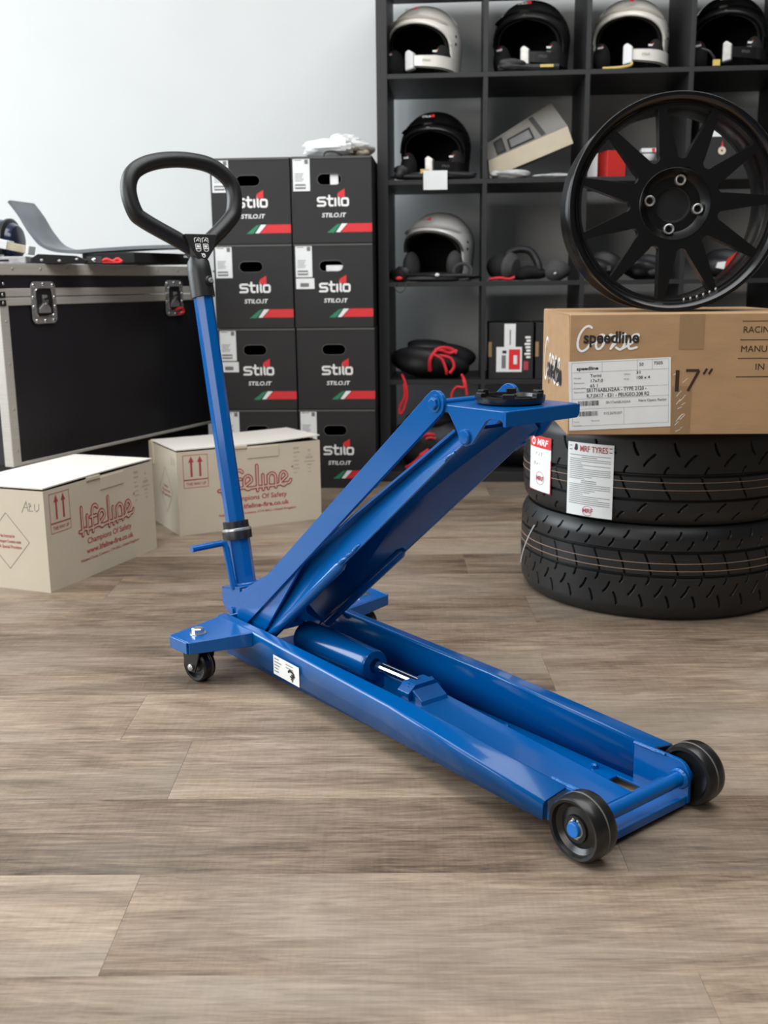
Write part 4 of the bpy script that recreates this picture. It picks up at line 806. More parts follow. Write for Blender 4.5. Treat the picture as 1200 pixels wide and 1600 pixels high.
# ------------------------------------------------------------------ black helmet cartons
SB_W, SB_H, SB_D = 0.2570, 0.2660, 0.335
def slot(cx, cz, w_, h_, n=6):
    r = h_/2; o = []
    for sx, a0 in ((w_/2-r, -90), (-w_/2+r, 90)):
        for i in range(n+1): t = math.radians(a0+180*i/n); o.append((cx+sx+r*math.cos(t), cz+r*math.sin(t)))
    return o
def stilo_logo(pf, x0, y0, sc, parent):
    b = MB(); w_ = 0.27*sc
    S_ = [(1.0, 1.0), (0.18, 1.0), (0.03, 0.9), (0.03, 0.65), (0.18, 0.52), (0.85, 0.50), (1.0, 0.38), (1.0, 0.12), (0.85, 0.0), (0.0, 0.0)]
    st = [S_, [(1.55, 1.25), (1.55, 0.15), (1.68, 0.0), (2.0, 0.0)], [(1.28, 0.86), (2.0, 0.86)], [(2.36, 0.0), (2.36, 0.88)], [(2.82, 1.35), (2.82, 0.15), (2.92, 0.0)],
          [(3.32, 0.88), (3.22, 0.74), (3.22, 0.14), (3.34, 0.0), (3.92, 0.0), (4.04, 0.14), (4.04, 0.74), (3.92, 0.88), (3.32, 0.88)]]
    for p in st: ribbon(b, pf, p, w_, 0.0005, True, x0, y0, sc)
    lo = fobj(b, 'logo', 'paperw', parent, 'white Stilo lettering')
    b = MB(); flat(b, pf, [(x0+2.72*sc, y0+1.05*sc), (x0+3.62*sc, y0+1.05*sc), (x0+3.62*sc, y0+2.15*sc), (x0+2.72*sc, y0+1.62*sc)], 0.0008); fobj(b, 'logo_flag', 'red', lo)
def stilo_box(kind):
    t = bpy.data.objects.new('helmet_carton', None); COL.objects.link(t); t['category'] = 'cardboard box'; t['group'] = 'stacked black helmet cartons'; t['label'] = 'x'
    w_, h_, d_ = SB_W, SB_H, SB_D
    hole = slot(w_*0.475, h_*0.735, 0.078, 0.034)
    MB().prism([(0, 0), (w_, 0), (w_, h_-0.003), (0, h_-0.003)], 'y', 0, 0.004, holes=[hole]).obj('front_panel', 'stilo', t, smooth=0, bevel=0.0008)
    b = MB(); b.box(0, 0.004, 0.004, d_, 0, h_-0.003); b.box(w_-0.004, w_, 0.004, d_, 0, h_-0.003); b.box(0.004, w_-0.004, d_-0.004, d_, 0, h_-0.003); b.box(0.004, w_-0.004, 0.004, d_-0.004, 0, 0.004)
    b.obj('sides', 'stilo', t, smooth=0)
    MB().box(-0.0005, w_+0.0005, -0.001, d_, h_-0.0028, h_).obj('lid', 'stilo', t, smooth=0)
    MB().box(0.001, w_-0.001, -0.0018, -0.0005, h_-0.0065, h_-0.0010).obj('lid_edge', 'stiloedge', t, smooth=0)
    MB().tube([Vector((px, -0.0004, pz)) for px, pz in hole], 0.0012, 6, closed=True).obj('hole_edge', 'stiloedge', t)
    pf = plane((0, 0, 0), (1, 0, 0), (0, 0, 1))
    stilo_logo(pf, w_*0.325, h_*0.435, 0.0240, t)
    text('STILO.IT', 0.0185, 'paperw', t, pf, w_*0.52, h_*0.300, 'CENTER', 0.02, width=0.078, shear=0.15)
    fobj(flat(MB(), pf, [(w_*0.605, h_*0.125), (w_*0.998, h_*0.125), (w_*0.998, h_*0.225), (w_*0.70, h_*0.225)]), 'red_stripe', 'red', t)
    fobj(flat(MB(), pf, [(w_*0.545, h_*0.125), (w_*0.595, h_*0.125), (w_*0.69, h_*0.225), (w_*0.62, h_*0.225)]), 'white_stripe', 'paperw', t)
    fobj(flat(MB(), pf, [(w_*0.435, h_*0.120), (w_*0.520, h_*0.120), (w_*0.605, h_*0.225), (w_*0.56, h_*0.215)]), 'green_stripe', 'green', t)
    if kind != 'plain':
        lb_ = fobj(rect(MB(), pf, 0.006, 0.060, h_*0.605, h_*0.985), 'label_sticker', 'paper', t, 'white label sticker')
        b = MB(); rect(b, pf, 0.012, 0.046, h_*0.63, h_*0.685, 0.0009)
        for i in range(5): rect(b, pf, 0.012, 0.040-0.003*(i % 3), h_*(0.80-0.02*i), h_*(0.806-0.02*i), 0.0009)
        rect(b, pf, 0.044, 0.055, h_*0.915, h_*0.965, 0.0009); rect(b, pf, 0.011, 0.034, h_*0.955, h_*0.962, 0.0009); fobj(b, 'label_print', 'inkg', lb_)['kind'] = 'stuff'
        fobj(rect(MB(), pf, 0.013, 0.045, h_*0.65, h_*0.665, 0.0012), 'label_gap', 'paper', lb_)
    if kind == 'two':
        l2_ = fobj(rect(MB(), pf, 0.006, 0.066, h_*0.465, h_*0.592), 'small_label', 'paper', t, 'second small white label'); fobj(rect(MB(), pf, 0.020, 0.048, h_*0.490, h_*0.535, 0.0009), 'label_print', 'inkg', l2_)
    return t
protos = {}
def place_stilo(kind, x, row, dy, label, hole=None):
    loc = (x, 3.435+dy, row*(SB_H+0.0015)+0.0008)
    if kind not in protos: t = stilo_box(kind); protos[kind] = t; t.location = loc; t['label'] = label
    else: t = dup(protos[kind], loc, label=label)
    return t
place_stilo('one', -0.784, 3, 0.004, 'black helmet carton on top of the stack nearer the flight case')
XR = -0.522
tb = place_stilo('one', XR-0.0, 3, 0.0, 'black helmet carton on top of the stack next to the shelf, under a white cloth')
place_stilo('one', -0.783, 2, 0.0, 'black helmet carton second from top, behind the black handle grip')
s2 = place_stilo('two', XR, 2, 0.004, 'black helmet carton second from top next to the shelf, with two labels')
s3 = place_stilo('two', -0.7805, 1, 0.0, 'black helmet carton third from top, behind the blue handle pole')
place_stilo('plain', XR+0.003, 1, 0.002, 'black helmet carton without any white label next to the shelf')
place_stilo('one', -0.7805, 0, 0.0, 'black helmet carton hidden low behind the white cardboard box')
place_stilo('two', XR+0.002, 0, 0.003, 'black helmet carton standing on the floor next to the shelf')
# what shows through two of the hand holes
for par, x0, x1 in ((tb, 0.124, 0.150), (s2, 0.105, 0.160)):
    MB().box(x0, x1, 0.006, 0.012, SB_H*0.66, SB_H*(0.81 if par is tb else 0.745)).obj('white_packing', 'paper', par, smooth=0)
def lump(seed, amp):
    r = random.Random(seed); ph = [(r.uniform(0, 6.28), r.uniform(1.5, 5), r.uniform(1.5, 5), r.uniform(1.5, 5)) for i in range(7)]
    return lambda q: 1+amp*sum(math.sin(a+b*q.x+c*q.y+d_*q.z)/(1+0.3*i) for i, (a, b, c, d_) in enumerate(ph))
clth = T('crumpled_cloth', 'crumpled white cloth bundle on the topmost helmet carton', 'cloth', (XR+0.135, 3.56, 4*(SB_H+0.0015)-0.001))
def clf(q):
    k = lump(4, 0.10)(q)+0.07*abs(math.sin(9*q.x+4*q.y))-0.05*abs(math.sin(7*q.y-6*q.z+2*q.x)); return k
MB().ball((0.0, 0, 0.036), (0.110, 0.085, 0.030), 36, 20, clf).obj('cloth_body', 'cloth', clth, smooth=25)
MB().ball((0.025, -0.02, 0.050), (0.055, 0.05, 0.028), 36, 20, lambda q: lump(8, 0.10)(q)+0.12*abs(math.sin(7*q.x-3*q.z))-0.08*abs(math.sin(11*q.y+5*q.x))).obj('cloth_fold', 'cloth', clth, smooth=25)
MB().ball((0.062, -0.03, 0.038), (0.022, 0.03, 0.024), 20, 12, lump(3, 0.12)).obj('lining', 'cloth2', clth, smooth=60)
MB().ball((0.088, -0.03, 0.016), (0.022, 0.03, 0.012), 20, 12, lump(6, 0.12)).obj('loose_end', 'cloth2', clth, smooth=60)
MB().tube(catmull([(-0.035, -0.085, 0.0), (-0.028, -0.088, 0.016), (0.0, -0.088, 0.018), (0.028, -0.086, 0.006)], 6), 0.003, 8).obj('strap', 'blackpl', clth)

# ------------------------------------------------------------------ open shelf unit
SX0, SY0, SDP, PX, PZ, Z1 = -0.2555, 3.556, 0.39, 0.3229, 0.3261, 0.3441
SY1 = SY0+SDP; SX1 = SX0+0.070+5*0.3081+4*0.0148
unit = T('shelf_unit', 'large black-brown open cube shelf unit against the white wall', 'shelf', (SX0, SY0, 0))
W_ = SX1-SX0; ZT = Z1+4*PZ+0.0175
MB().box(0, 0.035, 0, SDP, 0, ZT).obj('side_panel', 'shelf', unit, smooth=0, bevel=0.0008); MB().box(W_-0.035, W_, 0, SDP, 0, ZT).obj('side_panel', 'shelf', unit, smooth=0, bevel=0.0008)
MB().box(0.035, W_-0.035, 0, SDP, 0, 0.035).obj('base_board', 'shelf', unit, smooth=0, bevel=0.0008); MB().box(0.035, W_-0.035, 0, SDP, ZT-0.035, ZT).obj('top_board', 'shelf', unit, smooth=0, bevel=0.0008)
for r in range(4): z = Z1+PZ*r; MB().box(0.035, W_-0.035, 0.001, SDP, z-0.0074, z+0.0074).obj('shelf_board', 'shelf', unit, smooth=0, bevel=0.0006)
for c in range(1, 5):
    x = 0.035+PX*c-0.0074
    for r in range(5):
        z0 = 0.035 if r == 0 else Z1+PZ*(r-1)+0.0074; z1 = ZT-0.035 if r == 4 else Z1+PZ*r-0.0074
        MB().box(x-0.0074, x+0.0074, 0.0005, SDP, z0, z1).obj('divider', 'shelf', unit, smooth=0, bevel=0.0006)
def floor_z(r): return 0.0355 if r == 0 else Z1+PZ*(r-1)+0.0079
def cell_x(c): return SX0+0.035+PX*c

# helmets
def helmet(x, y, r, yaw, shellm, label, silver=False, dark=False, sc=1.0, tagc=None, bar=True):
    t = T('helmet', label, 'helmet', (x, y, floor_z(r)), yaw, 'rally helmets on the shelves'); t.scale = (sc, sc, sc)
    a, b_, ct, zb, zc = 0.138, 0.120, 0.118, 0.0, 0.122      # front is -y
    def shell(off, zt, phi0, top):
        vs = []; fs = []; nu = 72
        rows = [(zc+(ct-off)*math.sin(t), max(0.0, math.cos(t))**0.92) for t in [math.pi/2*(1-k/22) for k in range(22)]]
        rows += [(zc*(1-k/18)+0.002*k/18, 1-0.10*(k/18)**2-0.02*math.sin(3.14*k/18)) for k in range(19)]
        for zz, k in rows:
            lim = 0.0
            if zz < zt:
                u = max(0.0, min(1.0, (zz-0.05)/(zt-0.05))); lim = math.radians(phi0)*(1-u**3.2)**0.5
                if zz < 0.05: lim = math.radians(phi0)*(1-0.25*((0.05-zz)/0.05))
            for i in range(nu+1):
                ph = lim+(2*math.pi-2*lim)*i/nu; fr = (a-off) if math.cos(ph) > 0 else (a-off)*1.04
                ff = 1.0+(0.05*max(0, math.cos(ph))**3 if zz < zc+0.02 else 0)
                vs.append((k*(b_-off)*math.sin(ph), -k*fr*ff*math.cos(ph), zz))
        N_ = nu+1
        for j in range(len(rows)-1):
            for i in range(nu): fs.append((j*N_+i, (j+1)*N_+i, (j+1)*N_+i+1, j*N_+i+1))
        return MB().add(vs, fs)
    sh_ = shell(0.0, 0.170, 68, 0).obj('shell', shellm, t, smooth=60, solid=0.006)
    shell(0.010, 0.164, 64, 0).obj('liner', 'liner', t, smooth=60, solid=0.005)
    # trim along the brow
    tp = []
    for i in range(25):
        ph = math.radians(-66+132*i/24); u = (1-(abs(ph)/math.radians(69))**2)**(1/3.2) if abs(ph) < math.radians(69) else 0
        z = 0.05+(0.172-0.05)*u; th = math.asin(min(1, max(0, (z-zc)/ct))) if z > zc else 0; k = math.cos(th)**0.92
        tp.append((k*(b_+0.002)*math.sin(ph), -k*(a+0.002)*math.cos(ph), z))
    MB().tube(tp, 0.0048, 8).obj('brow_trim', 'seam' if silver else ('blackpl' if dark else shellm), t)
    vp = []
    for i in range(21):
        ph = math.radians(-62+124*i/20); z = 0.186-0.018*abs(ph)**2; th = math.asin(min(1, (z-zc)/ct)); k = math.cos(th)**0.92
        for dz, dr in ((0, 0.002), (0.010, 0.002), (0.005, 0.011)): vp.append((k*(b_+dr)*math.sin(ph), -k*(a+dr+(0.006 if dr > 0.005 else 0))*math.cos(ph), z+dz))
    fs = [];
    for i in range(20):
        for q_ in range(3): fs.append((i*3+q_, i*3+(q_+1) % 3, i*3+3+(q_+1) % 3, i*3+3+q_))
    fs += [(0, 2, 1), (60, 61, 62)]
    MB().add(vp, fs).obj('peak', shellm, t, smooth=50)
    for s in (-1, 1):
        ck_ = MB().ball((s*0.084, -0.060, 0.055), (0.028, 0.045, 0.052), 18, 12).obj('cheek_pad', 'pad' if silver else 'liner', t)
        MB().lathe([(0.0055, 0), (0.0055, 0.003), (0.003, 0.004), (0, 0.004)], (s*0.1165, -0.028, 0.135), (s, -0.25, 0.05), 12).obj('bolt', 'blackpl', t)
        MB().lathe([(0.0050, 0), (0.0050, 0.003), (0.003, 0.004), (0, 0.004)], (s*0.1170, -0.030, 0.112), (s, -0.25, 0.0), 12).obj('bolt', 'blackpl', t)
        if not silver:
            pfc = plane((s*0.078-0.013, -0.106+0.004*(s > 0), 0.080), (1, s*0.55, 0), (0, 0.1, 1))
            fobj(rect(MB(), pfc, 0, 0.022, 0, 0.006, 0.002), 'cheek_label', 'paperw', ck_); fobj(flat(MB(), pfc, [(0.013, 0.006), (0.020, 0.006), (0.018, 0.012)], 0.002), 'cheek_label', 'red', ck_)
    if bar:
        bp_ = [(0.116, -0.050, 0.040), (0.112, -0.085, 0.042), (0.092, -0.122, 0.044), (0.055, -0.143, 0.046), (0.022, -0.150, 0.048)]
        vs = []; fs = []; P = catmull(bp_, 4); n = len(P)
        for i, p_ in enumerate(P):
            h2 = 0.024-0.006*i/n; tt = (P[min(i+1, n-1)]-P[max(0, i-1)]).normalized(); nn = Vector((tt.y, -tt.x, 0))
            if nn.dot(Vector((p_.x, p_.y, 0))) < 0: nn = -nn
            for dz, dn in ((-h2, 0), (-h2*0.8, 0.010), (h2*0.8, 0.010), (h2, 0)): vs.append(tuple(p_+nn*dn+Vector((0, 0, dz))))
        for i in range(n-1):
            for q_ in range(4): fs.append((i*4+q_, i*4+(q_+1) % 4, i*4+4+(q_+1) % 4, i*4+4+q_))
        fs += [(0, 1, 2, 3), (4*n-1, 4*n-2, 4*n-3, 4*n-4)]
        ba = MB().add(vs, fs).obj('chin_boom', shellm, t, smooth=40)
        MB().prism([(-0.006, 0.016), (0.024, 0.022), (0.024, 0.070), (0.006, 0.082), (-0.006, 0.074)], 'y', -0.168, -0.140).obj('microphone', 'steel' if dark else 'paper', t, smooth=0, bevel=0.005, seg=3)
        pb = plane((0.050, -0.1565, 0.044), (0.9, 0.42, 0), (0, 0, 1)); text('VERTIGO' if False else 'STILO', 0.010, 'inkg', ba, pb, 0, 0, h=0.002, width=0.026)
    pb = plane((-0.022, -0.118, 0.203), (1, 0, 0), (0, 0.62, 0.78))
    text('STILO', 0.012, 'paperw' if dark else 'inkg', sh_, pb, 0, 0, bold=0.02, h=0.010, width=0.028)
    fobj(flat(MB(), pb, [(0.028, 0), (0.042, 0), (0.040, 0.013), (0.030, 0.010)], 0.010), 'red_badge', 'red', sh_)
    return t
HY = 3.765
helmet(-0.103, HY, 4, math.radians(-20), 'hwhite', 'cream white helmet at the top left of the shelf unit')
helmet(0.252, HY, 4, math.radians(-14), 'hcarbon', 'dark grey helmet on the top row next to the cream white helmet', dark=True, sc=1.03)
helmet(0.578, HY, 4, math.radians(-14), 'hwhite', 'white helmet on the top row with a yellow tag under it, above the alloy wheel', sc=1.02)
helmet(0.895, HY, 4, math.radians(-16), 'hblack', 'glossy black helmet at the top right corner of the picture', dark=True, sc=1.02)
helmet(-0.068, HY, 3, math.radians(-10), 'hblack', 'glossy black helmet with a white paper tag hanging below it', dark=True, sc=0.98)
helmet(-0.055, HY, 2, math.radians(-22), 'hsilver', 'silver open face helmet with grey lining on the middle shelf', silver=True, sc=0.97, bar=False)
def tagcard(loc, w_, h_, label, ma='paper', rz=0.0, tilt=0.0):
    o = MB().box(-w_/2, w_/2, -0.0008, 0.0008, -h_, 0).obj('paper_tag', ma, None, smooth=0); o.location = loc; o.rotation_euler = (tilt, 0, rz); return tag(o, label, 'tag')
tagcard((-0.066, 3.5520, 1.0035+0.028), 0.078, 0.060, 'white paper tag hanging over the shelf edge below the black helmet', rz=0.05)
def blob(name, label, cat, c, r_, ma, seed, amp=0.08, group=None, rz=0.0):
    t = T(name, label, cat, (c[0], c[1], c[2]), rz, group); MB().ball((0, 0, r_[2]*0.93), r_, 30, 18, lump(seed, amp)).obj('body', ma, t, smooth=60); return t
y_ = 3.60
def strap_t(name, label, pts, rad, ma, base): 
    t = T(name, label, 'strap', base); MB().tube(catmull(pts, 6), rad, 8).obj('strap', ma, t); return t
t = strap_t('chin_strap', 'black chin strap bundle with a yellow tab under the dark grey helmet', [(-0.11, 0, 0.012), (-0.06, -0.012, 0.014), (0.0, -0.01, 0.010), (0.08, -0.012, 0.010)], 0.011, 'bag', (0.246, 3.575, floor_z(4)))
MB().box(0.02, 0.062, -0.026, -0.022, 0.008, 0.016).obj('yellow_tab', 'yellow', t, smooth=0); MB().ball((-0.065, -0.005, 0.020), (0.048, 0.02, 0.020), 20, 12, lump(12, 0.1)).obj('strap_pad', 'bag', t)
t = T('yellow_tag', 'flat yellow tag sticking out under the white helmet on the top row', 'tag', (0.515, 3.575, floor_z(4)), 0.0); MB().tube(catmull([(-0.05, 0, 0.004), (0.0, -0.008, 0.004), (0.035, -0.004, 0.010), (0.042, 0, 0.020)], 5), 0.0045, 8).obj('ribbon', 'yellow', t)
t = T('yellow_tag', 'small yellow tag hanging before the black helmet in the top right corner', 'tag', (0.800, 3.575, floor_z(4)), 0.0); MB().tube(catmull([(-0.03, 0, 0.055), (-0.005, -0.006, 0.045), (0.012, -0.006, 0.022), (0.018, -0.004, 0.006)], 5), 0.004, 8).obj('strap', 'blackpl', t); MB().box(0.006, 0.028, -0.013, -0.009, 0.002, 0.020).obj('tab', 'yellow', t, smooth=0)
t = blob('helmet_pouch', 'low black cloth pouch under the black helmet with the white tag', 'pouch', (-0.065, 3.580, floor_z(3)), (0.135, 0.019, 0.014), 'bag', 21); MB().ball((-0.112, 0.0, 0.026), (0.026, 0.024, 0.022), 16, 10, lump(31, 0.1)).obj('fold', 'bag', t); MB().box(-0.050, -0.022, -0.012, -0.007, 0.012, 0.034).obj('yellow_card', 'yellow', t, smooth=0)
t = blob('strap_bundle', 'tangle of black straps with a red end under the silver helmet', 'strap', (-0.06, 3.588, floor_z(2)), (0.125, 0.024, 0.016), 'bag', 22, 0.12); MB().ball((-0.125, 0.0, 0.022), (0.032, 0.022, 0.026), 16, 10, lump(33, 0.12)).obj('pad', 'bag', t)
MB().ball((-0.127, -0.022, 0.012), (0.012, 0.006, 0.007), 10, 6).obj('red_end', 'red', t); MB().ball((0.0, -0.030, 0.022), (0.008, 0.004, 0.006), 10, 6).obj('white_end', 'paper', t)
MB().tube([(0.085+0.030*math.cos(a), -0.005, 0.032+0.026*math.sin(a)) for a in [i*math.pi/8 for i in range(16)]], 0.006, 8, closed=True).obj('buckle_loop', 'pad', t)
MB().tube(catmull([(-0.135, -0.035, 0.0), (-0.140, -0.046, -0.020), (-0.125, -0.047, -0.034), (-0.108, -0.046, -0.025), (-0.103, -0.036, 0.0)], 6), 0.0013, 6).obj('thin_wire', 'blackpl', t)

# cream carton leaning in its cell
cbx = T('phone_carton', 'long cream carton leaning diagonally in its shelf cell, with a phone printed on it', 'box', (0.25, 3.60, floor_z(3)))
def cpl(u, v, y): return at(u, v, y=y)-Vector((0.25, 3.60, floor_z(3)))
cA, cB, cC = cpl(763, 251, 3.602), cpl(887, 197, 3.602), cpl(861, 161, 3.690)
cD = cA+(cC-cB)*0.55+(cB-cA)*0.02; cE, cF = cpl(765, 279, 3.612), cpl(896, 224, 3.612); bk_ = Vector((0.0, 0.10, 0.0))
MB().add([cA, cB, cF, cE, cA+bk_, cB+bk_, cF+bk_, cE+bk_], [(0, 1, 2, 3), (4, 7, 6, 5), (0, 4, 5, 1), (3, 2, 6, 7), (0, 3, 7, 4), (1, 5, 6, 2)]).obj('long_side', 'ivory', cbx, smooth=0, bevel=0.0008)
MB().add([cA, cB, cC, cD, cA+bk_, cB+bk_, cC+bk_*0.3, cD+bk_*0.3], [(0, 1, 2), (0, 2, 3), (4, 7, 6, 5), (0, 4, 5, 1), (3, 2, 6, 7), (0, 3, 7, 4), (1, 5, 6, 2)]).obj('printed_face', 'greige', cbx, smooth=0)
cn = (cB-cA).cross(cC-cB).normalized(); cn = cn if cn.y < 0 else -cn
def cpm(x, y, h=0.0008):
    p = cA+(cB-cA)*x+((cD-cA)*(1-x)+(cC-cB)*x)*y; d_ = (p-cA).dot(cn); return p-cn*d_+cn*(h+0.0006)
fobj(flat(MB(), cpm, [(0.12, 0.06), (0.24, 0.06), (0.27, 0.86), (0.15, 0.86)]), 'phone_print', 'ink', cbx); fobj(flat(MB(), cpm, [(0.28, 0.06), (0.60, 0.06), (0.62, 0.62), (0.31, 0.62)]), 'phone_print', 'ink', cbx)
fobj(flat(MB(), cpm, [(0.14, 0.16), (0.23, 0.16), (0.25, 0.76), (0.165, 0.76)], 0.0014), 'screen_print', 'pad', cbx); fobj(flat(MB(), cpm, [(0.31, 0.14), (0.58, 0.14), (0.59, 0.52), (0.33, 0.52)], 0.0014), 'screen_print', 'inkg', cbx)
fobj(flat(MB(), cpm, [(0.68, 0.05), (0.74, 0.05), (0.72, 0.95), (0.66, 0.95)]), 'carton_band', 'pad', cbx)
t = blob('plastic_pouch', 'crumpled clear plastic pouch in front of the leaning cream carton', 'pouch', (0.178, 3.575, floor_z(3)), (0.058, 0.020, 0.013), 'plastic', 41, 0.12); MB().ball((-0.045, 0, 0.014), (0.022, 0.016, 0.010), 14, 8, lump(44, 0.15)).obj('tail', 'plastic', t)
blob('plastic_sleeve', 'flat grey plastic sleeve between the leaning carton and the alloy wheel', 'pouch', (0.318, 3.585, floor_z(3)), (0.062, 0.020, 0.008), 'plastic', 42, 0.10)

# headphones / ear defenders in the middle
ed = T('ear_defenders', 'black ear defenders with grey cups on the middle shelf', 'ear defenders', (0.208, 3.64, floor_z(2)))
MB().ball((-0.055, -0.02, 0.046), (0.048, 0.045, 0.043), 20, 12).obj('ear_cup', 'liner', ed)
MB().lathe([(0.0, 0.03), (0.030, 0.028), (0.044, 0.012), (0.046, 0.0), (0.038, -0.008)], (-0.030, -0.035, 0.048), (0.85, -0.5, -0.2), 24).obj('ear_cup_shell', 'pad', ed)
MB().tube(catmull([(-0.04, 0.0, 0.045), (-0.035, 0.02, 0.085), (0.0, 0.03, 0.104), (0.045, 0.03, 0.098), (0.07, 0.02, 0.060), (0.075, 0.0, 0.030)], 6), 0.013, 10).obj('headband', 'bag', ed)
MB().box(-0.005, 0.045, -0.004, 0.0, 0.050, 0.066).obj('label', 'pad', ed, smooth=0); MB().ball((0.03, 0.0, 0.026), (0.07, 0.03, 0.024), 18, 10, lump(51, 0.08)).obj('cushion', 'liner', ed)
MB().tube(catmull([(-0.095, -0.058, 0.006), (-0.06, -0.064, 0.010), (-0.03, -0.060, 0.006), (-0.01, -0.056, 0.012)], 5), 0.005, 8).obj('red_cable', 'cord', ed)
cp = blob('cap', 'single grey rounded ear cup beside the headband of the ear defenders', 'ear cup', (0.341, 3.62, floor_z(2)), (0.041, 0.045, 0.034), 'pad', 52, 0.04); MB().ball((-0.010, -0.046, 0.022), (0.006, 0.003, 0.005), 10, 6).obj('badge', 'steel', cp)

# black boxes with labels on the second row
def mini_box(x, label, full):
    t = T('parts_carton', label, 'box', (x, 3.580, floor_z(1)), 0.0, 'small black label cartons')
    w_, h_, d_ = 0.150 if full else 0.150, 0.188, 0.2
    MB().box(0, w_, 0, d_, 0, h_).obj('body', 'stilo', t, smooth=0, bevel=0.0015); MB().box(-0.0008, 0.010, -0.0008, 0.004, 0.075, 0.125).obj('side_flap', 'tan2', t, smooth=0)
    pf = plane((0, 0, 0), (1, 0, 0), (0, 0, 1))
    l_ = fobj(rect(MB(), pf, 0.052, 0.090, 0.100, 0.185), 'label', 'paper', t); fobj(rect(MB(), pf, 0.070, 0.074, 0.115, 0.165, 0.0008), 'label_print', 'inkg', l_)
    l_ = fobj(rect(MB(), pf, 0.026, 0.112, 0.024, 0.108, 0.0008), 'label', 'paper', t, 'square red and white label'); fobj(rect(MB(), pf, 0.068, 0.106, 0.032, 0.100, 0.0012), 'label_red', 'red', l_); fobj(rect(MB(), pf, 0.084, 0.096, 0.050, 0.080, 0.0016), 'label_panel', 'paper', l_); fobj(rect(MB(), pf, 0.046, 0.060, 0.086, 0.096, 0.0012), 'label_stamp', 'ink', l_); fobj(rect(MB(), pf, 0.044, 0.058, 0.036, 0.080, 0.0012), 'label_print', 'inkg', l_)
    pv = plane((0.1385, 0, 0.040), (0, 0, 1), (-1, 0, 0)); [fobj(rect(MB(), pv, 0.03+0.011*i, 0.037+0.011*i, -0.002, (0.012, 0.018, 0.012, 0.015, 0.018, 0.012, 0.016)[i]), 'white_print', 'paperw', t) for i in range(7)]; fobj(rect(MB(), pf, 0.118, 0.134, 0.030, 0.060, 0.0006), 'pink_print', 'redink', t)
    return t
mini_box(0.114, 'small black carton with red and white label left of the cardboard wheel box', True)
mini_box(0.272, 'second small black carton partly hidden behind the brown cardboard box', True)

# bags with red cords
bg1 = T('gear_bag', 'folded black gear bag with red drawstrings on the second shelf from below', 'bag', (-0.075, 3.665, floor_z(1)))
MB().ball((0, 0, 0.055), (0.145, 0.095, 0.060), 40, 22, lump(61, 0.05)).obj('body', 'bag', bg1, smooth=60)
MB().ball((-0.02, 0.03, 0.100), (0.080, 0.06, 0.030), 30, 16, lump(62, 0.05)).obj('folded_top', 'bag', bg1, smooth=60)
for pts, r_ in (([(-0.010, -0.085, 0.030), (-0.008, -0.098, 0.070), (0.020, -0.088, 0.104), (0.060, -0.075, 0.102), (0.080, -0.075, 0.088)], 0.0070), ([(0.000, -0.100, 0.086), (0.030, -0.100, 0.070), (0.045, -0.105, 0.035), (0.047, -0.100, 0.020)], 0.0052), ([(0.025, -0.100, 0.082), (0.060, -0.098, 0.072), (0.072, -0.102, 0.045), (0.058, -0.105, 0.022)], 0.0052), ([(0.005, -0.090, 0.100), (0.030, -0.088, 0.098), (0.055, -0.080, 0.088), (0.082, -0.074, 0.096)], 0.0060),
                ([(-0.105, -0.090, 0.016), (-0.098, -0.112, 0.004), (-0.090, -0.118, -0.020), (-0.088, -0.119, -0.060), (-0.102, -0.119, -0.105), (-0.112, -0.119, -0.112), (-0.112, -0.119, -0.090), (-0.096, -0.119, -0.055), (-0.098, -0.116, -0.010)], 0.0045),
                ([(0.100, -0.090, 0.012), (0.104, -0.113, -0.002), (0.106, -0.118, -0.024), (0.080, -0.119, -0.024), (0.064, -0.119, -0.050), (0.070, -0.119, -0.085)], 0.0042), ([(0.098, -0.090, 0.016), (0.110, -0.116, -0.006), (0.116, -0.119, -0.050)], 0.0048)):
    MB().tube(catmull(pts, 7), r_, 8).obj('red_cord', 'cord', bg1)
bg2 = T('gear_bag', 'black gear bag with tangled red cords in the bottom shelf cell behind the jack', 'bag', (-0.07, 3.70, floor_z(0)))
MB().ball((0, 0, 0.085), (0.14, 0.11, 0.092), 40, 22, lump(71, 0.05)).obj('body', 'bag', bg2, smooth=60); MB().ball((-0.02, -0.02, 0.165), (0.085, 0.07, 0.035), 30, 16, lump(72, 0.06)).obj('folded_top', 'bag', bg2, smooth=60)
for pts, r_ in (([(-0.10, -0.118, 0.010), (-0.07, -0.125, 0.030), (-0.04, -0.125, 0.060), (-0.02, -0.122, 0.075), (-0.05, -0.125, 0.055)], 0.005), ([(-0.06, -0.12, 0.020), (-0.05, -0.13, 0.050), (-0.015, -0.12, 0.070)], 0.004), ([(-0.04, -0.11, 0.120), (-0.02, -0.118, 0.128), (0.0, -0.112, 0.124)], 0.005), ([(-0.03, -0.12, 0.112), (-0.012, -0.12, 0.116), (0.004, -0.118, 0.112)], 0.004)): MB().tube(catmull(pts, 6), r_, 8).obj('red_cord', 'cord', bg2)
bg3 = T('gear_bag', 'black gear bag with a red cord low in the shelf beside the tyres', 'bag', (0.245, 3.70, floor_z(0)))
MB().ball((0, 0, 0.075), (0.135, 0.11, 0.080), 40, 22, lump(81, 0.05)).obj('body', 'bag', bg3, smooth=60); MB().tube(catmull([(-0.095, -0.095, 0.100), (-0.06, -0.112, 0.096), (-0.02, -0.115, 0.090), (0.02, -0.112, 0.10)], 6), 0.005, 8).obj('red_cord', 'cord', bg3)

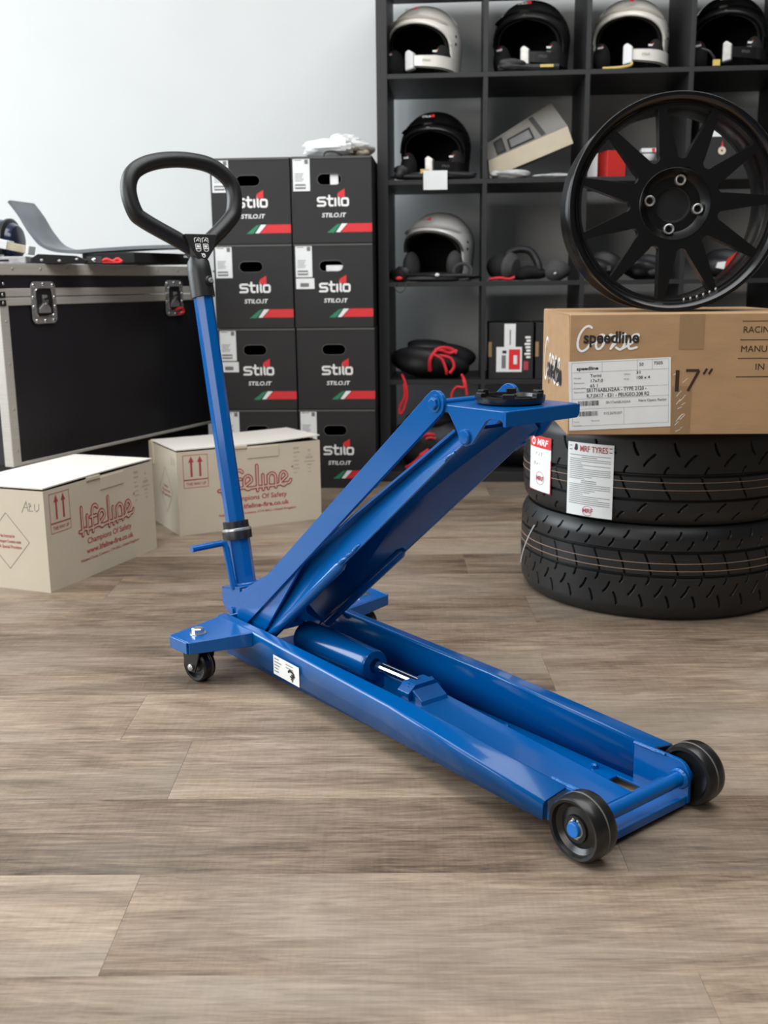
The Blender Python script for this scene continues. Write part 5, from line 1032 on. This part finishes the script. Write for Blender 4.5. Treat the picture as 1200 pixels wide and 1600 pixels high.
# things seen through the wheel
def simple_box(name, label, x, r, w_, d_, h_, ma, y=3.63, rz=0.0):
    t = T(name, label, 'box', (x, y, floor_z(r)), rz); MB().box(-w_/2, w_/2, -d_/2, d_/2, 0, h_).obj('body', ma, t, smooth=0, bevel=0.0015); return t
simple_box('red_carton', 'upright red carton seen between the wheel spokes', 0.508, 3, 0.064, 0.10, 0.082, 'redbox', rz=0.25)
simple_box('white_carton', 'upright white carton left of the red carton, seen between the wheel spokes', 0.447, 3, 0.034, 0.09, 0.080, 'paper', y=3.66)
t = blob('white_cup', 'small round white cup with a red mark seen through the wheel', 'cup', (0.632, 3.66, floor_z(3)+0.052), (0.001, 0.001, 0.001), 'paper', 3, 0.0)
bpd = simple_box('black_pad', 'low black pad under the white cup seen through the wheel', 0.612, 3, 0.13, 0.12, 0.051, 'bag', y=3.66)
MB().lathe([(0, 0), (0.016, 0.0), (0.024, 0.010), (0.026, 0.024), (0.024, 0.0245), (0, 0.0245)], n=24).obj('bowl', 'paper', t); MB().box(-0.024, 0.026, -0.02, 0.02, 0.029, 0.042).obj('lid', 'paper', t, smooth=0, bevel=0.002); MB().box(0.010, 0.020, -0.0212, -0.0205, 0.030, 0.041).obj('red_mark', 'red', t, smooth=0)
bb = simple_box('black_carton', 'black carton with white corner sticker seen through the upper wheel spokes', 0.868, 3, 0.18, 0.2, 0.20, 'stilo', y=3.68)
pfb = plane((-0.09, -0.1, 0), (1, 0, 0), (0, 0, 1)); fobj(flat(MB(), pfb, [(0.022, 0.118), (0.115, 0.118), (0.115, 0.140), (0.100, 0.158), (0.022, 0.158)]), 'sticker', 'paper', bb)
b = MB(); ribbon(b, pfb, arc(0.075, 0.075, 0.008, 0.008, 0, 360, 12), 0.009); fobj(b, 'round_tag', 'ivory', bb); fobj(flat(MB(), pfb, [(0.071, 0.086), (0.079, 0.086), (0.075, 0.108)]), 'red_mark', 'red', bb); fobj(rect(MB(), pfb, 0.08, 0.105, 0.012, 0.026), 'red_white_mark', 'red', bb); fobj(rect(MB(), pfb, 0.074, 0.088, 0.008, 0.020, 0.0008), 'white_mark', 'paperw', bb)
g1 = blob('black_glove', 'black glove lying behind the lower left wheel spokes', 'glove', (0.485, 3.65, floor_z(2)), (0.075, 0.06, 0.045), 'bag', 91, 0.08); MB().box(-0.02, 0.03, -0.062, -0.056, 0.030, 0.046).obj('grey_cuff', 'pad', g1, smooth=0)
g2 = blob('dark_shoe', 'dark racing shoe behind the bottom wheel spokes', 'shoe', (0.640, 3.65, floor_z(2)), (0.070, 0.06, 0.040), 'bag', 92, 0.08); MB().ball((0.02, -0.045, 0.030), (0.024, 0.02, 0.018), 14, 8).obj('toe_cap', 'pad', g2)
g3 = blob('red_white_shoe', 'black shoe with red and white panels behind the lower right wheel spokes', 'shoe', (0.900, 3.65, floor_z(2)), (0.080, 0.065, 0.046), 'bag', 93, 0.06); MB().prism([(-0.020, 0.028), (0.020, 0.022), (0.032, 0.050), (0.020, 0.085), (-0.010, 0.060)], 'y', -0.072, -0.064).obj('red_panel', 'redbox', g3, smooth=0); MB().prism([(-0.045, 0.035), (-0.020, 0.030), (-0.014, 0.055), (-0.040, 0.052)], 'y', -0.072, -0.064).obj('white_panel', 'paper', g3, smooth=0)
